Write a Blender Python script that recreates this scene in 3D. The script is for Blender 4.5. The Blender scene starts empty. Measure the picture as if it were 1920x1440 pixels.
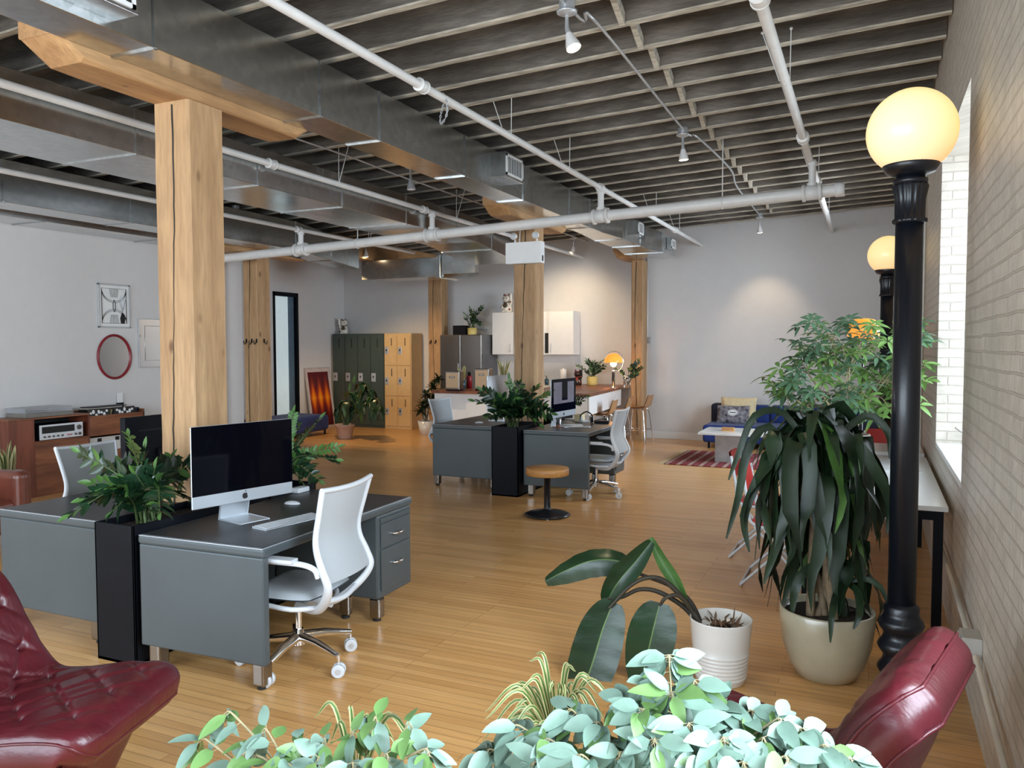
import bpy, math, random
from mathutils import Vector, Matrix, noise
PI = math.pi
sc = bpy.context.scene
C = sc.collection

# ---------------------------------------------------------------- camera, world, lights, exposure
FPX, CH = 1500.0, 1.75
YAW, PITCH, ROLL = math.atan(680/1500.0), math.atan(72/1500.0), 0.002
fw = Vector((-math.sin(YAW)*math.cos(PITCH), math.cos(YAW)*math.cos(PITCH), -math.sin(PITCH)))
rt0 = Vector((math.cos(YAW), math.sin(YAW), 0)); up0 = rt0.cross(fw)
rt = rt0*math.cos(ROLL) - up0*math.sin(ROLL); up = rt0*math.sin(ROLL) + up0*math.cos(ROLL)
CAM = Vector((0, 0, CH))
cd = bpy.data.cameras.new('camera'); cam = bpy.data.objects.new('camera', cd); C.objects.link(cam)
cd.sensor_fit = 'HORIZONTAL'; cd.sensor_width = 36.0; cd.lens = 36.0*FPX/1920.0
cd.clip_start = 0.05; cd.clip_end = 200
m4 = Matrix((rt, up, -fw)).transposed().to_4x4(); m4.translation = CAM
cam.matrix_world = m4
sc.camera = cam
def ray(x, y): return fw*FPX + rt*(x-960) - up*(y-720)
def atz(x, y, z): d = ray(x, y); return CAM + d*((z-CH)/d.z)
def aty(x, y, Y): d = ray(x, y); return CAM + d*(Y/d.y)
def atx(x, y, X): d = ray(x, y); return CAM + d*(X/d.x)

w = bpy.data.worlds.new('world'); sc.world = w; w.use_nodes = True
w.node_tree.nodes['Background'].inputs[0].default_value = (0.80, 0.90, 1.0, 1)
w.node_tree.nodes['Background'].inputs[1].default_value = 0.75
sc.view_settings.view_transform = 'Standard'; sc.view_settings.look = 'None'
sc.view_settings.gamma = 1.0; sc.view_settings.exposure = 1.08
sc.view_settings.use_curve_mapping = False

def area(name, loc, direction, sx, sy, power, col):
    l = bpy.data.lights.new(name, 'AREA'); l.shape = 'RECTANGLE'; l.size = sx; l.size_y = sy
    l.energy = power; l.color = col
    o = bpy.data.objects.new(name, l); C.objects.link(o); o.location = loc
    o.rotation_euler = Vector(direction).to_track_quat('-Z', 'Y').to_euler()
    return o
def spot(name, loc, target, power, col=(1, .72, .42), size=70, blend=.8, rad=.04):
    l = bpy.data.lights.new(name, 'SPOT'); l.energy = power; l.color = col
    l.spot_size = math.radians(size); l.spot_blend = blend; l.shadow_soft_size = rad
    o = bpy.data.objects.new(name, l); C.objects.link(o); o.location = loc
    o.rotation_euler = (Vector(target)-Vector(loc)).to_track_quat('-Z', 'Y').to_euler()
    return o
DAY = (0.74, 0.87, 1.0)
# daylight through the windows of the brick wall and of the wall behind the photographer, plus an added far fill
area('window_light_middle', (1.7, 6.1, 2.5), (-1, 0, -.28), 2.6, 2.6, 75, DAY)
area('window_light_near', (1.7, 1.6, 2.5), (-1, 0, -.28), 2.6, 2.6, 240, DAY)
area('window_light_far', (1.7, 11.4, 2.5), (-1, 0, -.28), 2.6, 2.6, 270, DAY)  # added to brighten the far end, through an unseen window
area('window_light_rear', (-4.4, -2.9, 2.1), (0, 1, -.03), 8.5, 2.4, 250, DAY)

# ---------------------------------------------------------------- materials
def nmat(name):
    m = bpy.data.materials.new(name); m.use_nodes = True
    nt = m.node_tree; b = nt.nodes['Principled BSDF']
    return m, nt, b
def N(nt, t, **k):
    n = nt.nodes.new(t)
    for a, v in k.items():
        if a in n.inputs: n.inputs[a].default_value = v
        else: setattr(n, a, v)
    return n
def coords(nt, scale=(1, 1, 1), rot=(0, 0, 0), kind='Object', loc=(0, 0, 0)):
    t = N(nt, 'ShaderNodeTexCoord'); mp = N(nt, 'ShaderNodeMapping')
    mp.inputs['Scale'].default_value = scale; mp.inputs['Rotation'].default_value = rot; mp.inputs['Location'].default_value = loc
    nt.links.new(t.outputs[kind], mp.inputs[0]); return mp.outputs[0]
def ramp(nt, src, stops, interp='LINEAR'):
    r = N(nt, 'ShaderNodeValToRGB'); e = r.color_ramp.elements; r.color_ramp.interpolation = interp
    while len(e) < len(stops): e.new(0.5)
    for i, (p, c) in enumerate(stops):
        e[i].position = p; e[i].color = (c[0], c[1], c[2], 1)
    nt.links.new(src, r.inputs[0]); return r.outputs[0]
def bump(nt, b, src, strength=.3, dist=.01):
    n = N(nt, 'ShaderNodeBump'); n.inputs['Strength'].default_value = strength; n.inputs['Distance'].default_value = dist
    nt.links.new(src, n.inputs['Height']); nt.links.new(n.outputs[0], b.inputs['Normal']); return n
def mix(nt, a, b_, fac, mode='MIX'):
    n = N(nt, 'ShaderNodeMix', data_type='RGBA', blend_type=mode)
    for s, v in ((n.inputs[0], fac), (n.inputs[6], a), (n.inputs[7], b_)):
        if hasattr(v, 'is_output') or hasattr(v, 'links'): nt.links.new(v, s)
        else: s.default_value = v if isinstance(v, (int, float)) else (v[0], v[1], v[2], 1)
    return n.outputs[2]
def lin(r, g, b_):   # sRGB 0-255 to linear
    f = lambda c: ((c/255+.055)/1.055)**2.4 if c > 10 else c/255/12.92
    return (f(r), f(g), f(b_))
def M(name, col, rough=.5, metal=0, var=.12, vs=8, bs=0, bscale=40, bd=.004, coat=0, spec=.5, stretch=(1, 1, 1), sheen=0, trans=0, emit=0, ecol=None, alpha=1, sss=0):
    m, nt, b = nmat(name)
    b.inputs['Roughness'].default_value = rough; b.inputs['Metallic'].default_value = metal
    b.inputs['Specular IOR Level'].default_value = spec
    co = coords(nt, stretch)
    n = N(nt, 'ShaderNodeTexNoise', Scale=vs, Detail=4); nt.links.new(co, n.inputs['Vector'])
    c1 = tuple(c*(1-var) for c in col); c2 = tuple(min(1, c*(1+var)) for c in col)
    nt.links.new(ramp(nt, n.outputs[0], [(.3, c1), (.7, c2)]), b.inputs['Base Color'])
    if bs:
        n2 = N(nt, 'ShaderNodeTexNoise', Scale=bscale, Detail=3); nt.links.new(co, n2.inputs['Vector'])
        bump(nt, b, n2.outputs[0], bs, bd)
    if coat: b.inputs['Coat Weight'].default_value = coat; b.inputs['Coat Roughness'].default_value = .15
    if sheen: b.inputs['Sheen Weight'].default_value = sheen
    if trans: b.inputs['Transmission Weight'].default_value = trans
    if emit:
        b.inputs['Emission Strength'].default_value = emit; b.inputs['Emission Color'].default_value = (*(ecol or col), 1)
    if alpha < 1: b.inputs['Alpha'].default_value = alpha
    return m

def wood(name, dark, light, scale, axis='Z', rough=.6, ring=6, knots=True, bs=.25, coat=0):
    m, nt, b = nmat(name)
    s = {'X': (.12, 1, 1), 'Y': (1, .12, 1), 'Z': (1, 1, .12)}[axis]
    co = coords(nt, tuple(v*scale for v in s))
    n = N(nt, 'ShaderNodeTexNoise', Scale=ring, Detail=6, Distortion=.6); nt.links.new(co, n.inputs['Vector'])
    c = ramp(nt, n.outputs[0], [(.30, dark), (.5, tuple((a+b_)/2 for a, b_ in zip(dark, light))), (.68, light)])
    n3 = N(nt, 'ShaderNodeTexNoise', Scale=ring*9, Detail=2); nt.links.new(co, n3.inputs['Vector'])
    c = mix(nt, c, ramp(nt, n3.outputs[0], [(.35, (.72, .72, .72)), (.6, (1, 1, 1))]), .6, 'MULTIPLY')
    if knots:
        co2 = coords(nt, (3.2, 3.2, 1.6)); v = N(nt, 'ShaderNodeTexVoronoi', Scale=1.3, Randomness=1.0); nt.links.new(co2, v.inputs['Vector'])
        c = mix(nt, c, ramp(nt, v.outputs['Distance'], [(.05, (.28, .18, .10)), (.12, (1, 1, 1))]), .8, 'MULTIPLY')
    nt.links.new(c, b.inputs['Base Color']); b.inputs['Roughness'].default_value = rough
    bump(nt, b, n3.outputs[0], bs, .004)
    if coat: b.inputs['Coat Weight'].default_value = coat
    return m

def floor_mat():
    m, nt, b = nmat('maple_strip_floor')
    co = coords(nt)
    br = N(nt, 'ShaderNodeTexBrick', offset=.37, offset_frequency=3, squash=1)
    br.inputs['Color1'].default_value = (*lin(232, 184, 122), 1); br.inputs['Color2'].default_value = (*lin(214, 162, 100), 1)
    br.inputs['Mortar'].default_value = (*lin(120, 76, 36), 1); br.inputs['Scale'].default_value = 1
    br.inputs['Mortar Size'].default_value = .0012; br.inputs['Mortar Smooth'].default_value = .3
    br.inputs['Brick Width'].default_value = 1.15; br.inputs['Row Height'].default_value = .057; br.inputs['Bias'].default_value = -.1
    nt.links.new(co, br.inputs['Vector'])
    n = N(nt, 'ShaderNodeTexNoise', Scale=2.2, Detail=5); nt.links.new(coords(nt, (.6, 14, 1)), n.inputs['Vector'])
    c = mix(nt, br.outputs[0], ramp(nt, n.outputs[0], [(.3, (.78, .74, .68)), (.7, (1.08, 1.05, 1.0))]), .75, 'MULTIPLY')
    n2 = N(nt, 'ShaderNodeTexNoise', Scale=.5, Detail=2); nt.links.new(co, n2.inputs['Vector'])
    c = mix(nt, c, ramp(nt, n2.outputs[0], [(.35, (.88, .84, .78)), (.65, (1, 1, 1))]), .7, 'MULTIPLY')
    v = N(nt, 'ShaderNodeTexVoronoi', Scale=1.1); nt.links.new(co, v.inputs['Vector'])
    c = mix(nt, c, ramp(nt, v.outputs['Distance'], [(.012, (.35, .25, .16)), (.028, (1, 1, 1))]), .7, 'MULTIPLY')
    nt.links.new(c, b.inputs['Base Color'])
    nt.links.new(ramp(nt, n.outputs[0], [(.3, (.30, .30, .30)), (.7, (.42, .42, .42))]), b.inputs['Roughness'])
    b.inputs['Coat Weight'].default_value = .25; b.inputs['Coat Roughness'].default_value = .18
    bump(nt, b, br.outputs['Fac'], -.15, .002)
    return m
def brick_mat():
    m, nt, b = nmat('painted_white_brick')
    # brick courses on the wall plane: along world Y and Z, or X and Z in the reveals
    t = N(nt, 'ShaderNodeTexCoord'); sp = N(nt, 'ShaderNodeSeparateXYZ'); nt.links.new(t.outputs['Object'], sp.inputs[0])
    ad = N(nt, 'ShaderNodeMath', operation='ADD'); nt.links.new(sp.outputs[0], ad.inputs[0]); nt.links.new(sp.outputs[1], ad.inputs[1])
    cb = N(nt, 'ShaderNodeCombineXYZ'); nt.links.new(ad.outputs[0], cb.inputs[0]); nt.links.new(sp.outputs[2], cb.inputs[1])
    wv = N(nt, 'ShaderNodeTexNoise', Scale=3.0, Detail=3); nt.links.new(cb.outputs[0], wv.inputs['Vector'])
    off = N(nt, 'ShaderNodeVectorMath', operation='MULTIPLY_ADD'); off.inputs[1].default_value = (.02, .02, 0)
    nt.links.new(wv.outputs['Color'], off.inputs[0]); nt.links.new(cb.outputs[0], off.inputs[2])
    br = N(nt, 'ShaderNodeTexBrick'); nt.links.new(off.outputs[0], br.inputs['Vector'])
    br.inputs['Scale'].default_value = 1; br.inputs['Brick Width'].default_value = .215; br.inputs['Row Height'].default_value = .072
    br.inputs['Mortar Size'].default_value = .007; br.inputs['Mortar Smooth'].default_value = .6
    n = N(nt, 'ShaderNodeTexNoise', Scale=26, Detail=5); nt.links.new(cb.outputs[0], n.inputs['Vector'])
    nl = N(nt, 'ShaderNodeTexNoise', Scale=7, Detail=3); nt.links.new(cb.outputs[0], nl.inputs['Vector'])
    a1 = N(nt, 'ShaderNodeMath', operation='MULTIPLY_ADD'); a1.inputs[1].default_value = -1.0
    nt.links.new(br.outputs['Fac'], a1.inputs[0]); nt.links.new(n.outputs[0], a1.inputs[2])
    a2 = N(nt, 'ShaderNodeMath', operation='MULTIPLY_ADD'); a2.inputs[1].default_value = 1.2
    nt.links.new(nl.outputs[0], a2.inputs[0]); nt.links.new(a1.outputs[0], a2.inputs[2])
    bump(nt, b, a2.outputs[0], .6, .010)
    c = ramp(nt, nl.outputs[0], [(.3, lin(192, 183, 170)), (.7, lin(212, 203, 190))])
    c = mix(nt, c, br.outputs['Fac'], 0.0); c = mix(nt, c, lin(190, 180, 167), br.outputs['Fac'])
    nt.links.new(c, b.inputs['Base Color']); b.inputs['Roughness'].default_value = .45
    return m
def joist_mat():
    m, nt, b = nmat('weathered_joist')
    n = N(nt, 'ShaderNodeTexNoise', Scale=3, Detail=7, Distortion=.4); nt.links.new(coords(nt, (.35, 2.5, 2.5)), n.inputs['Vector'])
    n2 = N(nt, 'ShaderNodeTexNoise', Scale=1.3, Detail=3); nt.links.new(coords(nt, (1, 1, 1), kind='Object'), n2.inputs['Vector'])
    n3 = N(nt, 'ShaderNodeTexNoise', Scale=40, Detail=3); nt.links.new(coords(nt, (.25, 2, 2)), n3.inputs['Vector'])
    c = ramp(nt, n.outputs[0], [(.3, lin(84, 77, 69)), (.5, lin(120, 113, 104)), (.7, lin(156, 148, 138))])
    c = mix(nt, c, ramp(nt, n2.outputs[0], [(.35, (.6, .56, .52)), (.62, (1, 1, 1))]), .9, 'MULTIPLY')
    c = mix(nt, c, ramp(nt, n3.outputs[0], [(.35, (.7, .7, .7)), (.6, (1, 1, 1))]), .8, 'MULTIPLY')
    nt.links.new(c, b.inputs['Base Color']); b.inputs['Roughness'].default_value = .85
    bump(nt, b, n3.outputs[0], .5, .006)
    return m
def duct_mat():
    m, nt, b = nmat('galvanised_sheet')
    b.inputs['Metallic'].default_value = 1
    v = N(nt, 'ShaderNodeTexVoronoi', Scale=22); nt.links.new(coords(nt), v.inputs['Vector'])
    n = N(nt, 'ShaderNodeTexNoise', Scale=1.6, Detail=2); nt.links.new(coords(nt, (1, .35, 1)), n.inputs['Vector'])
    nt.links.new(ramp(nt, v.outputs['Color'], [(0, lin(190, 194, 194)), (1, lin(212, 214, 214))]), b.inputs['Base Color'])
    nt.links.new(ramp(nt, n.outputs[0], [(.3, (.17, .17, .17)), (.7, (.3, .3, .3))]), b.inputs['Roughness'])
    bump(nt, b, n.outputs[0], .25, .03)
    return m
def leather_mat(name, col):
    m, nt, b = nmat(name)
    v = N(nt, 'ShaderNodeTexVoronoi', Scale=260); nt.links.new(coords(nt), v.inputs['Vector'])
    n = N(nt, 'ShaderNodeTexNoise', Scale=4, Detail=4); nt.links.new(coords(nt), n.inputs['Vector'])
    nt.links.new(ramp(nt, n.outputs[0], [(.3, tuple(c*.75 for c in col)), (.7, tuple(c*1.15 for c in col))]), b.inputs['Base Color'])
    b.inputs['Roughness'].default_value = .34; b.inputs['Specular IOR Level'].default_value = .6
    n2 = N(nt, 'ShaderNodeTexNoise', Scale=18, Detail=4); nt.links.new(coords(nt, (1, 3, 1)), n2.inputs['Vector'])
    bump(nt, b, n2.outputs[0], .35, .008)
    return m

MT = {}
MT['floor'] = floor_mat(); MT['brick'] = brick_mat(); MT['joist'] = joist_mat(); MT['duct'] = duct_mat()
MT['wall'] = M('grey_wall_paint', lin(216, 214, 212), .75, var=.015, bs=.1, bscale=120, bd=.001)
MT['deck'] = M('dark_deck_boards', lin(70, 62, 54), .9, var=.4, vs=4, stretch=(3, .3, 1), bs=.4)
MT['joist_edge'] = M('whitened_joist_edge', lin(186, 177, 160), .85, var=.4, vs=14, stretch=(.4, 2, 2), bs=.4)
MT['timber'] = wood('fir_timber', lin(162, 124, 84), lin(200, 162, 118), 1.0, 'Z', ring=5, bs=.3)
MT['timber_y'] = wood('fir_beam', lin(158, 116, 74), lin(198, 156, 108), 1.0, 'Y', ring=5, bs=.3)
MT['white_pipe'] = M('white_pipe_paint', lin(226, 224, 220), .4, var=.05)
MT['white'] = M('white_paint', lin(236, 236, 234), .4, var=.02)
MT['white_pl'] = M('white_plastic', lin(206, 210, 214), .35, var=.02)
MT['mesh_grey'] = M('light_grey_mesh_fabric', lin(172, 177, 180), .8, var=.06, vs=300, bs=.3, bscale=500, bd=.001)
MT['mesh_dark'] = M('grey_mesh_fabric', lin(150, 153, 152), .85, var=.06, vs=300, bs=.3, bscale=500, bd=.001)
MT['chrome'] = M('chrome', (.82, .82, .83), .08, metal=1, var=.02)
MT['steel'] = M('brushed_steel', (.32, .30, .28), .22, metal=1, var=.08, vs=30, stretch=(12, 12, .2))
MT['alu'] = M('aluminium', lin(206, 212, 218), .35, metal=.6, var=.02)
MT['desk'] = M('grey_desk_enamel', lin(74, 82, 85), .36, var=.06, vs=3, bs=.06, bscale=30)
MT['desktop'] = M('charcoal_linoleum', lin(50, 50, 53), .36, var=.22, vs=5, bs=.1, bscale=90)
MT['black'] = M('black_satin', (.006, .007, .010), .45, var=.1, spec=.12)
MT['black_iron'] = M('black_cast_iron', (.006, .008, .013), .34, var=.1, bs=.1, bscale=60, coat=.15)
MT['screen'] = M('dark_glass_screen', (.002, .002, .004), .05, var=0, spec=.22)
MT['rubber'] = M('black_rubber', (.02, .02, .02), .8)
MT['red_leather'] = leather_mat('oxblood_leather', lin(86, 22, 32))
MT['red_leather_dark'] = leather_mat('oxblood_leather_back', lin(84, 22, 32))
MT['brown_leather'] = leather_mat('brown_leather', lin(128, 70, 54))
MT['walnut'] = wood('walnut_veneer', lin(96, 52, 30), lin(168, 104, 66), 1.0, 'Y', rough=.45, ring=7, knots=False, bs=.08)
MT['walnut_v'] = wood('walnut_veneer_side', lin(92, 46, 30), lin(140, 76, 52), 1.0, 'Z', rough=.45, ring=7, knots=False, bs=.08)
MT['butcher'] = wood('walnut_counter', lin(96, 54, 34), lin(152, 92, 58), 1.3, 'Y', rough=.35, ring=7, knots=False, bs=.05)
MT['stool_wood'] = wood('butcher_block', lin(176, 118, 60), lin(216, 160, 94), 2.5, 'X', rough=.4, ring=6, knots=False, bs=.05)
MT['ply'] = wood('plywood_seat', lin(160, 116, 76), lin(196, 150, 104), 2.0, 'Z', rough=.45, ring=6, knots=False, bs=.05)
MT['leaf_dark'] = M('glossy_dark_green_leaf', lin(28, 56, 34), .26, var=.4, vs=10, spec=.6)
MT['leaf_mid'] = M('mid_green_leaf', lin(74, 112, 52), .4, var=.35, vs=9)
MT['leaf_bright'] = M('bright_green_leaf', lin(112, 148, 78), .42, var=.3, vs=8)
MT['leaf_sch'] = M('umbrella_plant_leaf', lin(90, 122, 92), .38, var=.3, vs=9)
MT['leaf_drac'] = M('dracaena_leaf', lin(28, 46, 27), .42, var=.45, vs=5, spec=.4)
MT['leaf_bird'] = M('bird_of_paradise_leaf', lin(28, 52, 30), .3, var=.3, vs=4, bs=.25, bscale=14, spec=.5, stretch=(1, 1, 3))
MT['leaf_rib'] = M('leaf_midrib', lin(92, 118, 66), .5)
MT['leaf_ficus'] = M('waxy_pale_ficus_leaf', lin(128, 158, 142), .45, var=.25, vs=9, spec=.7)  # window light reflected on the leaves is put into this pale green
MT['leaf_ficus2'] = M('fresh_green_ficus_leaf', lin(112, 150, 86), .42, var=.25, vs=7, spec=.6)
MT['leaf_cream'] = M('cream_leaf_edge', lin(184, 174, 124), .55, var=.25)
MT['leaf_snake'] = M('snake_plant_leaf', lin(86, 106, 66), .45, var=.5, vs=22, stretch=(1, 1, 4))
MT['leaf_brown'] = M('dry_brown_leaf', lin(88, 64, 44), .7, var=.4)
MT['twig'] = M('pale_twig', lin(168, 156, 120), .7, var=.25)
MT['stem_green'] = M('green_stem', lin(70, 88, 48), .5, var=.3)
MT['stem_dark'] = M('dark_stem', lin(52, 46, 34), .6, var=.3)
MT['cane'] = M('woody_cane', lin(124, 106, 82), .85, var=.3, vs=20, bs=.5)
MT['soil'] = M('potting_soil', lin(48, 36, 28), .95, var=.6, vs=60, bs=1, bscale=70, bd=.02)
MT['pot_white'] = M('white_glazed_pot', lin(214, 212, 206), .3, var=.03, coat=.4)
MT['pot_beige'] = M('beige_glazed_pot', lin(170, 162, 138), .28, var=.06, coat=.5)
MT['pot_taupe'] = M('taupe_pot', lin(176, 162, 154), .6, var=.05)
MT['pot_terra'] = M('dusty_terracotta_pot', lin(190, 160, 146), .7, var=.08)
MT['pot_yellow'] = M('ribbed_yellow_pot', lin(212, 194, 118), .45, var=.08)
MT['pot_teal'] = M('teal_pot', lin(48, 82, 92), .3, var=.1, coat=.4)
MT['marble'] = M('white_marble', lin(226, 226, 224), .18, var=.14, vs=3, stretch=(1, 2, 1), coat=.3)
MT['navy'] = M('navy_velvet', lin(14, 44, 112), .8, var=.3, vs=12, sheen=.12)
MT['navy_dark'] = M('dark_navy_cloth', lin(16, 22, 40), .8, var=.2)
MT['cream'] = M('cream_cushion', lin(218, 200, 160), .85, var=.1, vs=20, bs=.4, bscale=60)
MT['red'] = M('red_vinyl', lin(176, 44, 38), .4, var=.08)
MT['loc_green'] = M('dark_green_enamel', lin(66, 78, 72), .4, var=.05)
MT['loc_beige'] = M('beige_enamel', lin(214, 180, 128), .42, var=.04)
MT['slot'] = M('dark_slot', (.01, .01, .01), .7)
MT['silver'] = M('silver_panel', lin(196, 198, 200), .3, metal=.5, var=.04)
MT['glass'] = M('clear_glass', (.95, .97, .97), .02, var=0, trans=1)
MT['smoke'] = M('smoked_acrylic', (.55, .56, .58), .08, var=0, alpha=.35)
MT['mirror'] = M('mirror_glass', (.88, .88, .88), .03, metal=1, var=0)
MT['white_tab'] = M('white_laminate', lin(238, 240, 240), .25, var=.02, coat=.3)
MT['pillow_bw'] = M('black_and_white_print', lin(120, 116, 122), .8, var=.9, vs=16)
MT['lamp_amber'] = M('amber_glass_lit', lin(240, 150, 50), .2, var=.1, emit=.42, ecol=(1.0, .36, .06))
m, nt, b = nmat('window_pane')
tr = N(nt, 'ShaderNodeBsdfTransparent'); gl = N(nt, 'ShaderNodeBsdfGlossy', Roughness=.02); mx = N(nt, 'ShaderNodeMixShader'); mx.inputs[0].default_value = .06
nt.links.new(tr.outputs[0], mx.inputs[1]); nt.links.new(gl.outputs[0], mx.inputs[2]); nt.links.new(mx.outputs[0], nt.nodes['Material Output'].inputs[0]); MT['pane'] = m
m, nt, b = nmat('lit_opal_globe')
gz = coords(nt, kind='Generated'); sp_ = N(nt, 'ShaderNodeSeparateXYZ'); nt.links.new(gz, sp_.inputs[0])
b.inputs['Base Color'].default_value = (.9, .8, .6, 1); b.inputs['Roughness'].default_value = .25
nt.links.new(ramp(nt, sp_.outputs[2], [(0, (1.0, .46, .14)), (.45, (1.0, .66, .20)), (1, (1.0, .78, .28))]), b.inputs['Emission Color'])
b.inputs['Emission Strength'].default_value = .37
MT['globe'] = m
MT['bulb'] = M('lit_bulb', (1, .8, .5), .3, var=0, emit=8, ecol=(1, .80, .52))
MT['bulb_off'] = M('frosted_bulb', lin(220, 220, 220), .3, var=0)

# ---------------------------------------------------------------- mesh builder
class MB:
    def __init__(s): s.v = []; s.f = []; s.mi = []; s.sm = []
    def add(s, vs, fs, mi=0, smooth=False):
        o = len(s.v); s.v += [tuple(v) for v in vs]
        for f in fs: s.f.append(tuple(i+o for i in f)); s.mi.append(mi); s.sm.append(smooth)
        return s
    def box(s, a, b, mi=0, mat=None):
        x0, y0, z0 = a; x1, y1, z1 = b
        vs = [Vector((x, y, z)) for x in (x0, x1) for y in (y0, y1) for z in (z0, z1)]
        if mat: vs = [mat @ v for v in vs]
        return s.add(vs, [(0, 1, 3, 2), (4, 6, 7, 5), (0, 4, 5, 1), (2, 3, 7, 6), (0, 2, 6, 4), (1, 5, 7, 3)], mi)
    def tube(s, pts, r, n=10, mi=0, caps=True, closed=False, flat=1.0, upv=None):
        pts = [Vector(p) for p in pts]; L = len(pts)
        if not hasattr(r, '__len__'): r = [r]*L
        vs = []; prev = None
        for i, p in enumerate(pts):
            if closed: t = (pts[(i+1) % L]-pts[i-1])
            else: t = pts[min(i+1, L-1)]-pts[max(i-1, 0)]
            if t.length < 1e-9: t = Vector((0, 0, 1))
            t.normalize()
            if upv is not None: u = Vector(upv) - t*Vector(upv).dot(t)
            elif prev is None: u = t.orthogonal()
            else: u = prev - t*prev.dot(t)
            if u.length < 1e-6: u = t.orthogonal()
            u.normalize(); prev = u; w_ = t.cross(u)
            for k in range(n):
                a = 2*PI*k/n; vs.append(p + u*math.cos(a)*r[i] + w_*math.sin(a)*r[i]*flat)
        fs = []
        for i in range(L if closed else L-1):
            j = (i+1) % L
            for k in range(n):
                k2 = (k+1) % n; fs.append((i*n+k, i*n+k2, j*n+k2, j*n+k))
        s.add(vs, fs, mi, True)
        if caps and not closed:
            s.add(vs[:n], [tuple(range(n-1, -1, -1))], mi); s.add(vs[-n:], [tuple(range(n))], mi)
        return s
    def lathe(s, prof, c=(0, 0, 0), n=32, mi=0, smooth=True, sx=1, sy=1, mat=None, flute=0, fn=16):
        vs = []; c = Vector(c)
        for r, z in prof:
            for k in range(n):
                a = 2*PI*k/n; rr = r*(1+flute*math.cos(fn*a))
                v = Vector((rr*math.cos(a)*sx, rr*math.sin(a)*sy, z))
                vs.append((mat @ v if mat else v) + c)
        fs = []
        for i in range(len(prof)-1):
            for k in range(n):
                k2 = (k+1) % n; fs.append((i*n+k, i*n+k2, (i+1)*n+k2, (i+1)*n+k))
        if prof[0][0] > 1e-6: fs.append(tuple(range(n-1, -1, -1)))
        if prof[-1][0] > 1e-6: fs.append(tuple((len(prof)-1)*n+k for k in range(n)))
        return s.add(vs, fs, mi, smooth)
    def cyl(s, a, b, r, n=16, mi=0): return s.tube([a, b], r, n, mi)
    def ball(s, c, r, n=16, m_=10, mi=0, sc_=(1, 1, 1), mat=None):
        prof = [(max(1e-7, r*math.sin(PI*i/m_)), -r*math.cos(PI*i/m_)) for i in range(m_+1)]
        T = Matrix.Diagonal((sc_[0], sc_[1], sc_[2]))
        if mat: T = mat.to_3x3() @ T
        return s.lathe(prof, c, n, mi, True, mat=T)
    def prism(s, poly, d, axis='y', o=0, mi=0, smooth=False):
        # poly: 2D list in the plane, extruded from o to o+d along the axis
        def P(a, b, t): return {'x': (t, a, b), 'y': (a, t, b), 'z': (a, b, t)}[axis]
        n = len(poly); vs = [P(a, b, o) for a, b in poly]+[P(a, b, o+d) for a, b in poly]
        fs = [tuple(range(n)), tuple(range(2*n-1, n-1, -1))]+[(i, (i+1) % n, n+(i+1) % n, n+i) for i in range(n)]
        return s.add(vs, fs, mi, smooth)
    def grid(s, fn, nu, nv, mi=0, closeu=False, smooth=True):
        vs = [fn(i/(nu if closeu else nu-1), j/(nv-1)) for i in range(nu) for j in range(nv)]
        fs = []
        for i in range(nu if closeu else nu-1):
            for j in range(nv-1):
                a = i*nv+j; b_ = ((i+1) % nu)*nv+j; fs.append((a, b_, b_+1, a+1))
        return s.add(vs, fs, mi, smooth)
    def ribbon(s, pts, wid, upv=(0, 0, 1), fold=.15, mi=0, mid=None, wave=0, ph=0, midw=.4):
        pts = [Vector(p) for p in pts]; L = len(pts); vs = []
        cols = (-1, -.62, -midw, midw, .62, 1) if mid is not None else (-1, 0, 1)
        side0 = None
        for i, p in enumerate(pts):
            t = (pts[min(i+1, L-1)]-pts[max(i-1, 0)])
            t = t.normalized() if t.length > 1e-9 else Vector((0, 0, 1))
            sd = t.cross(Vector(upv))
            if side0 is not None and sd.dot(side0) < 0: sd = -sd
            if sd.length < .15 and side0 is not None: sd = side0 - t*side0.dot(t)
            if sd.length < 1e-4: sd = t.orthogonal()
            sd.normalize(); side0 = sd; nn = sd.cross(t)
            for c in cols:
                wv = wave*math.sin(ph+i*1.9+c*1.3)*wid[i] if abs(c) > .9 else 0
                vs.append(p + sd*(c*wid[i]) + nn*(abs(c)*wid[i]*fold*2 + wv))
        nc = len(cols)
        for i in range(L-1):
            for k in range(nc-1):
                a = i*nc+k; mm = mi
                if mid is not None and k == 2: mm = mid
                s.v += []; s.f.append(tuple(len(s.v)+q for q in (a, a+nc, a+nc+1, a+1))); s.mi.append(mm); s.sm.append(True)
        s.v += [tuple(v) for v in vs]
        return s
    def leaf(s, p, d, n, L, W, mi=0, fold=.18, droop=0, seg=4, tip=1.0, mid=None):
        d = Vector(d).normalized(); n = Vector(n); p = Vector(p)
        pts = []; ws = []
        for i in range(seg+1):
            t = i/seg
            pts.append(p + d*(L*t) + Vector((0, 0, -droop*L*t*t))); ws.append(max(.0008, W*.5*math.sin(PI*min(1, t**(.8*tip)*.97+.02))**.8))
        return s.ribbon(pts, ws, n, fold, mi, mid)
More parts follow.
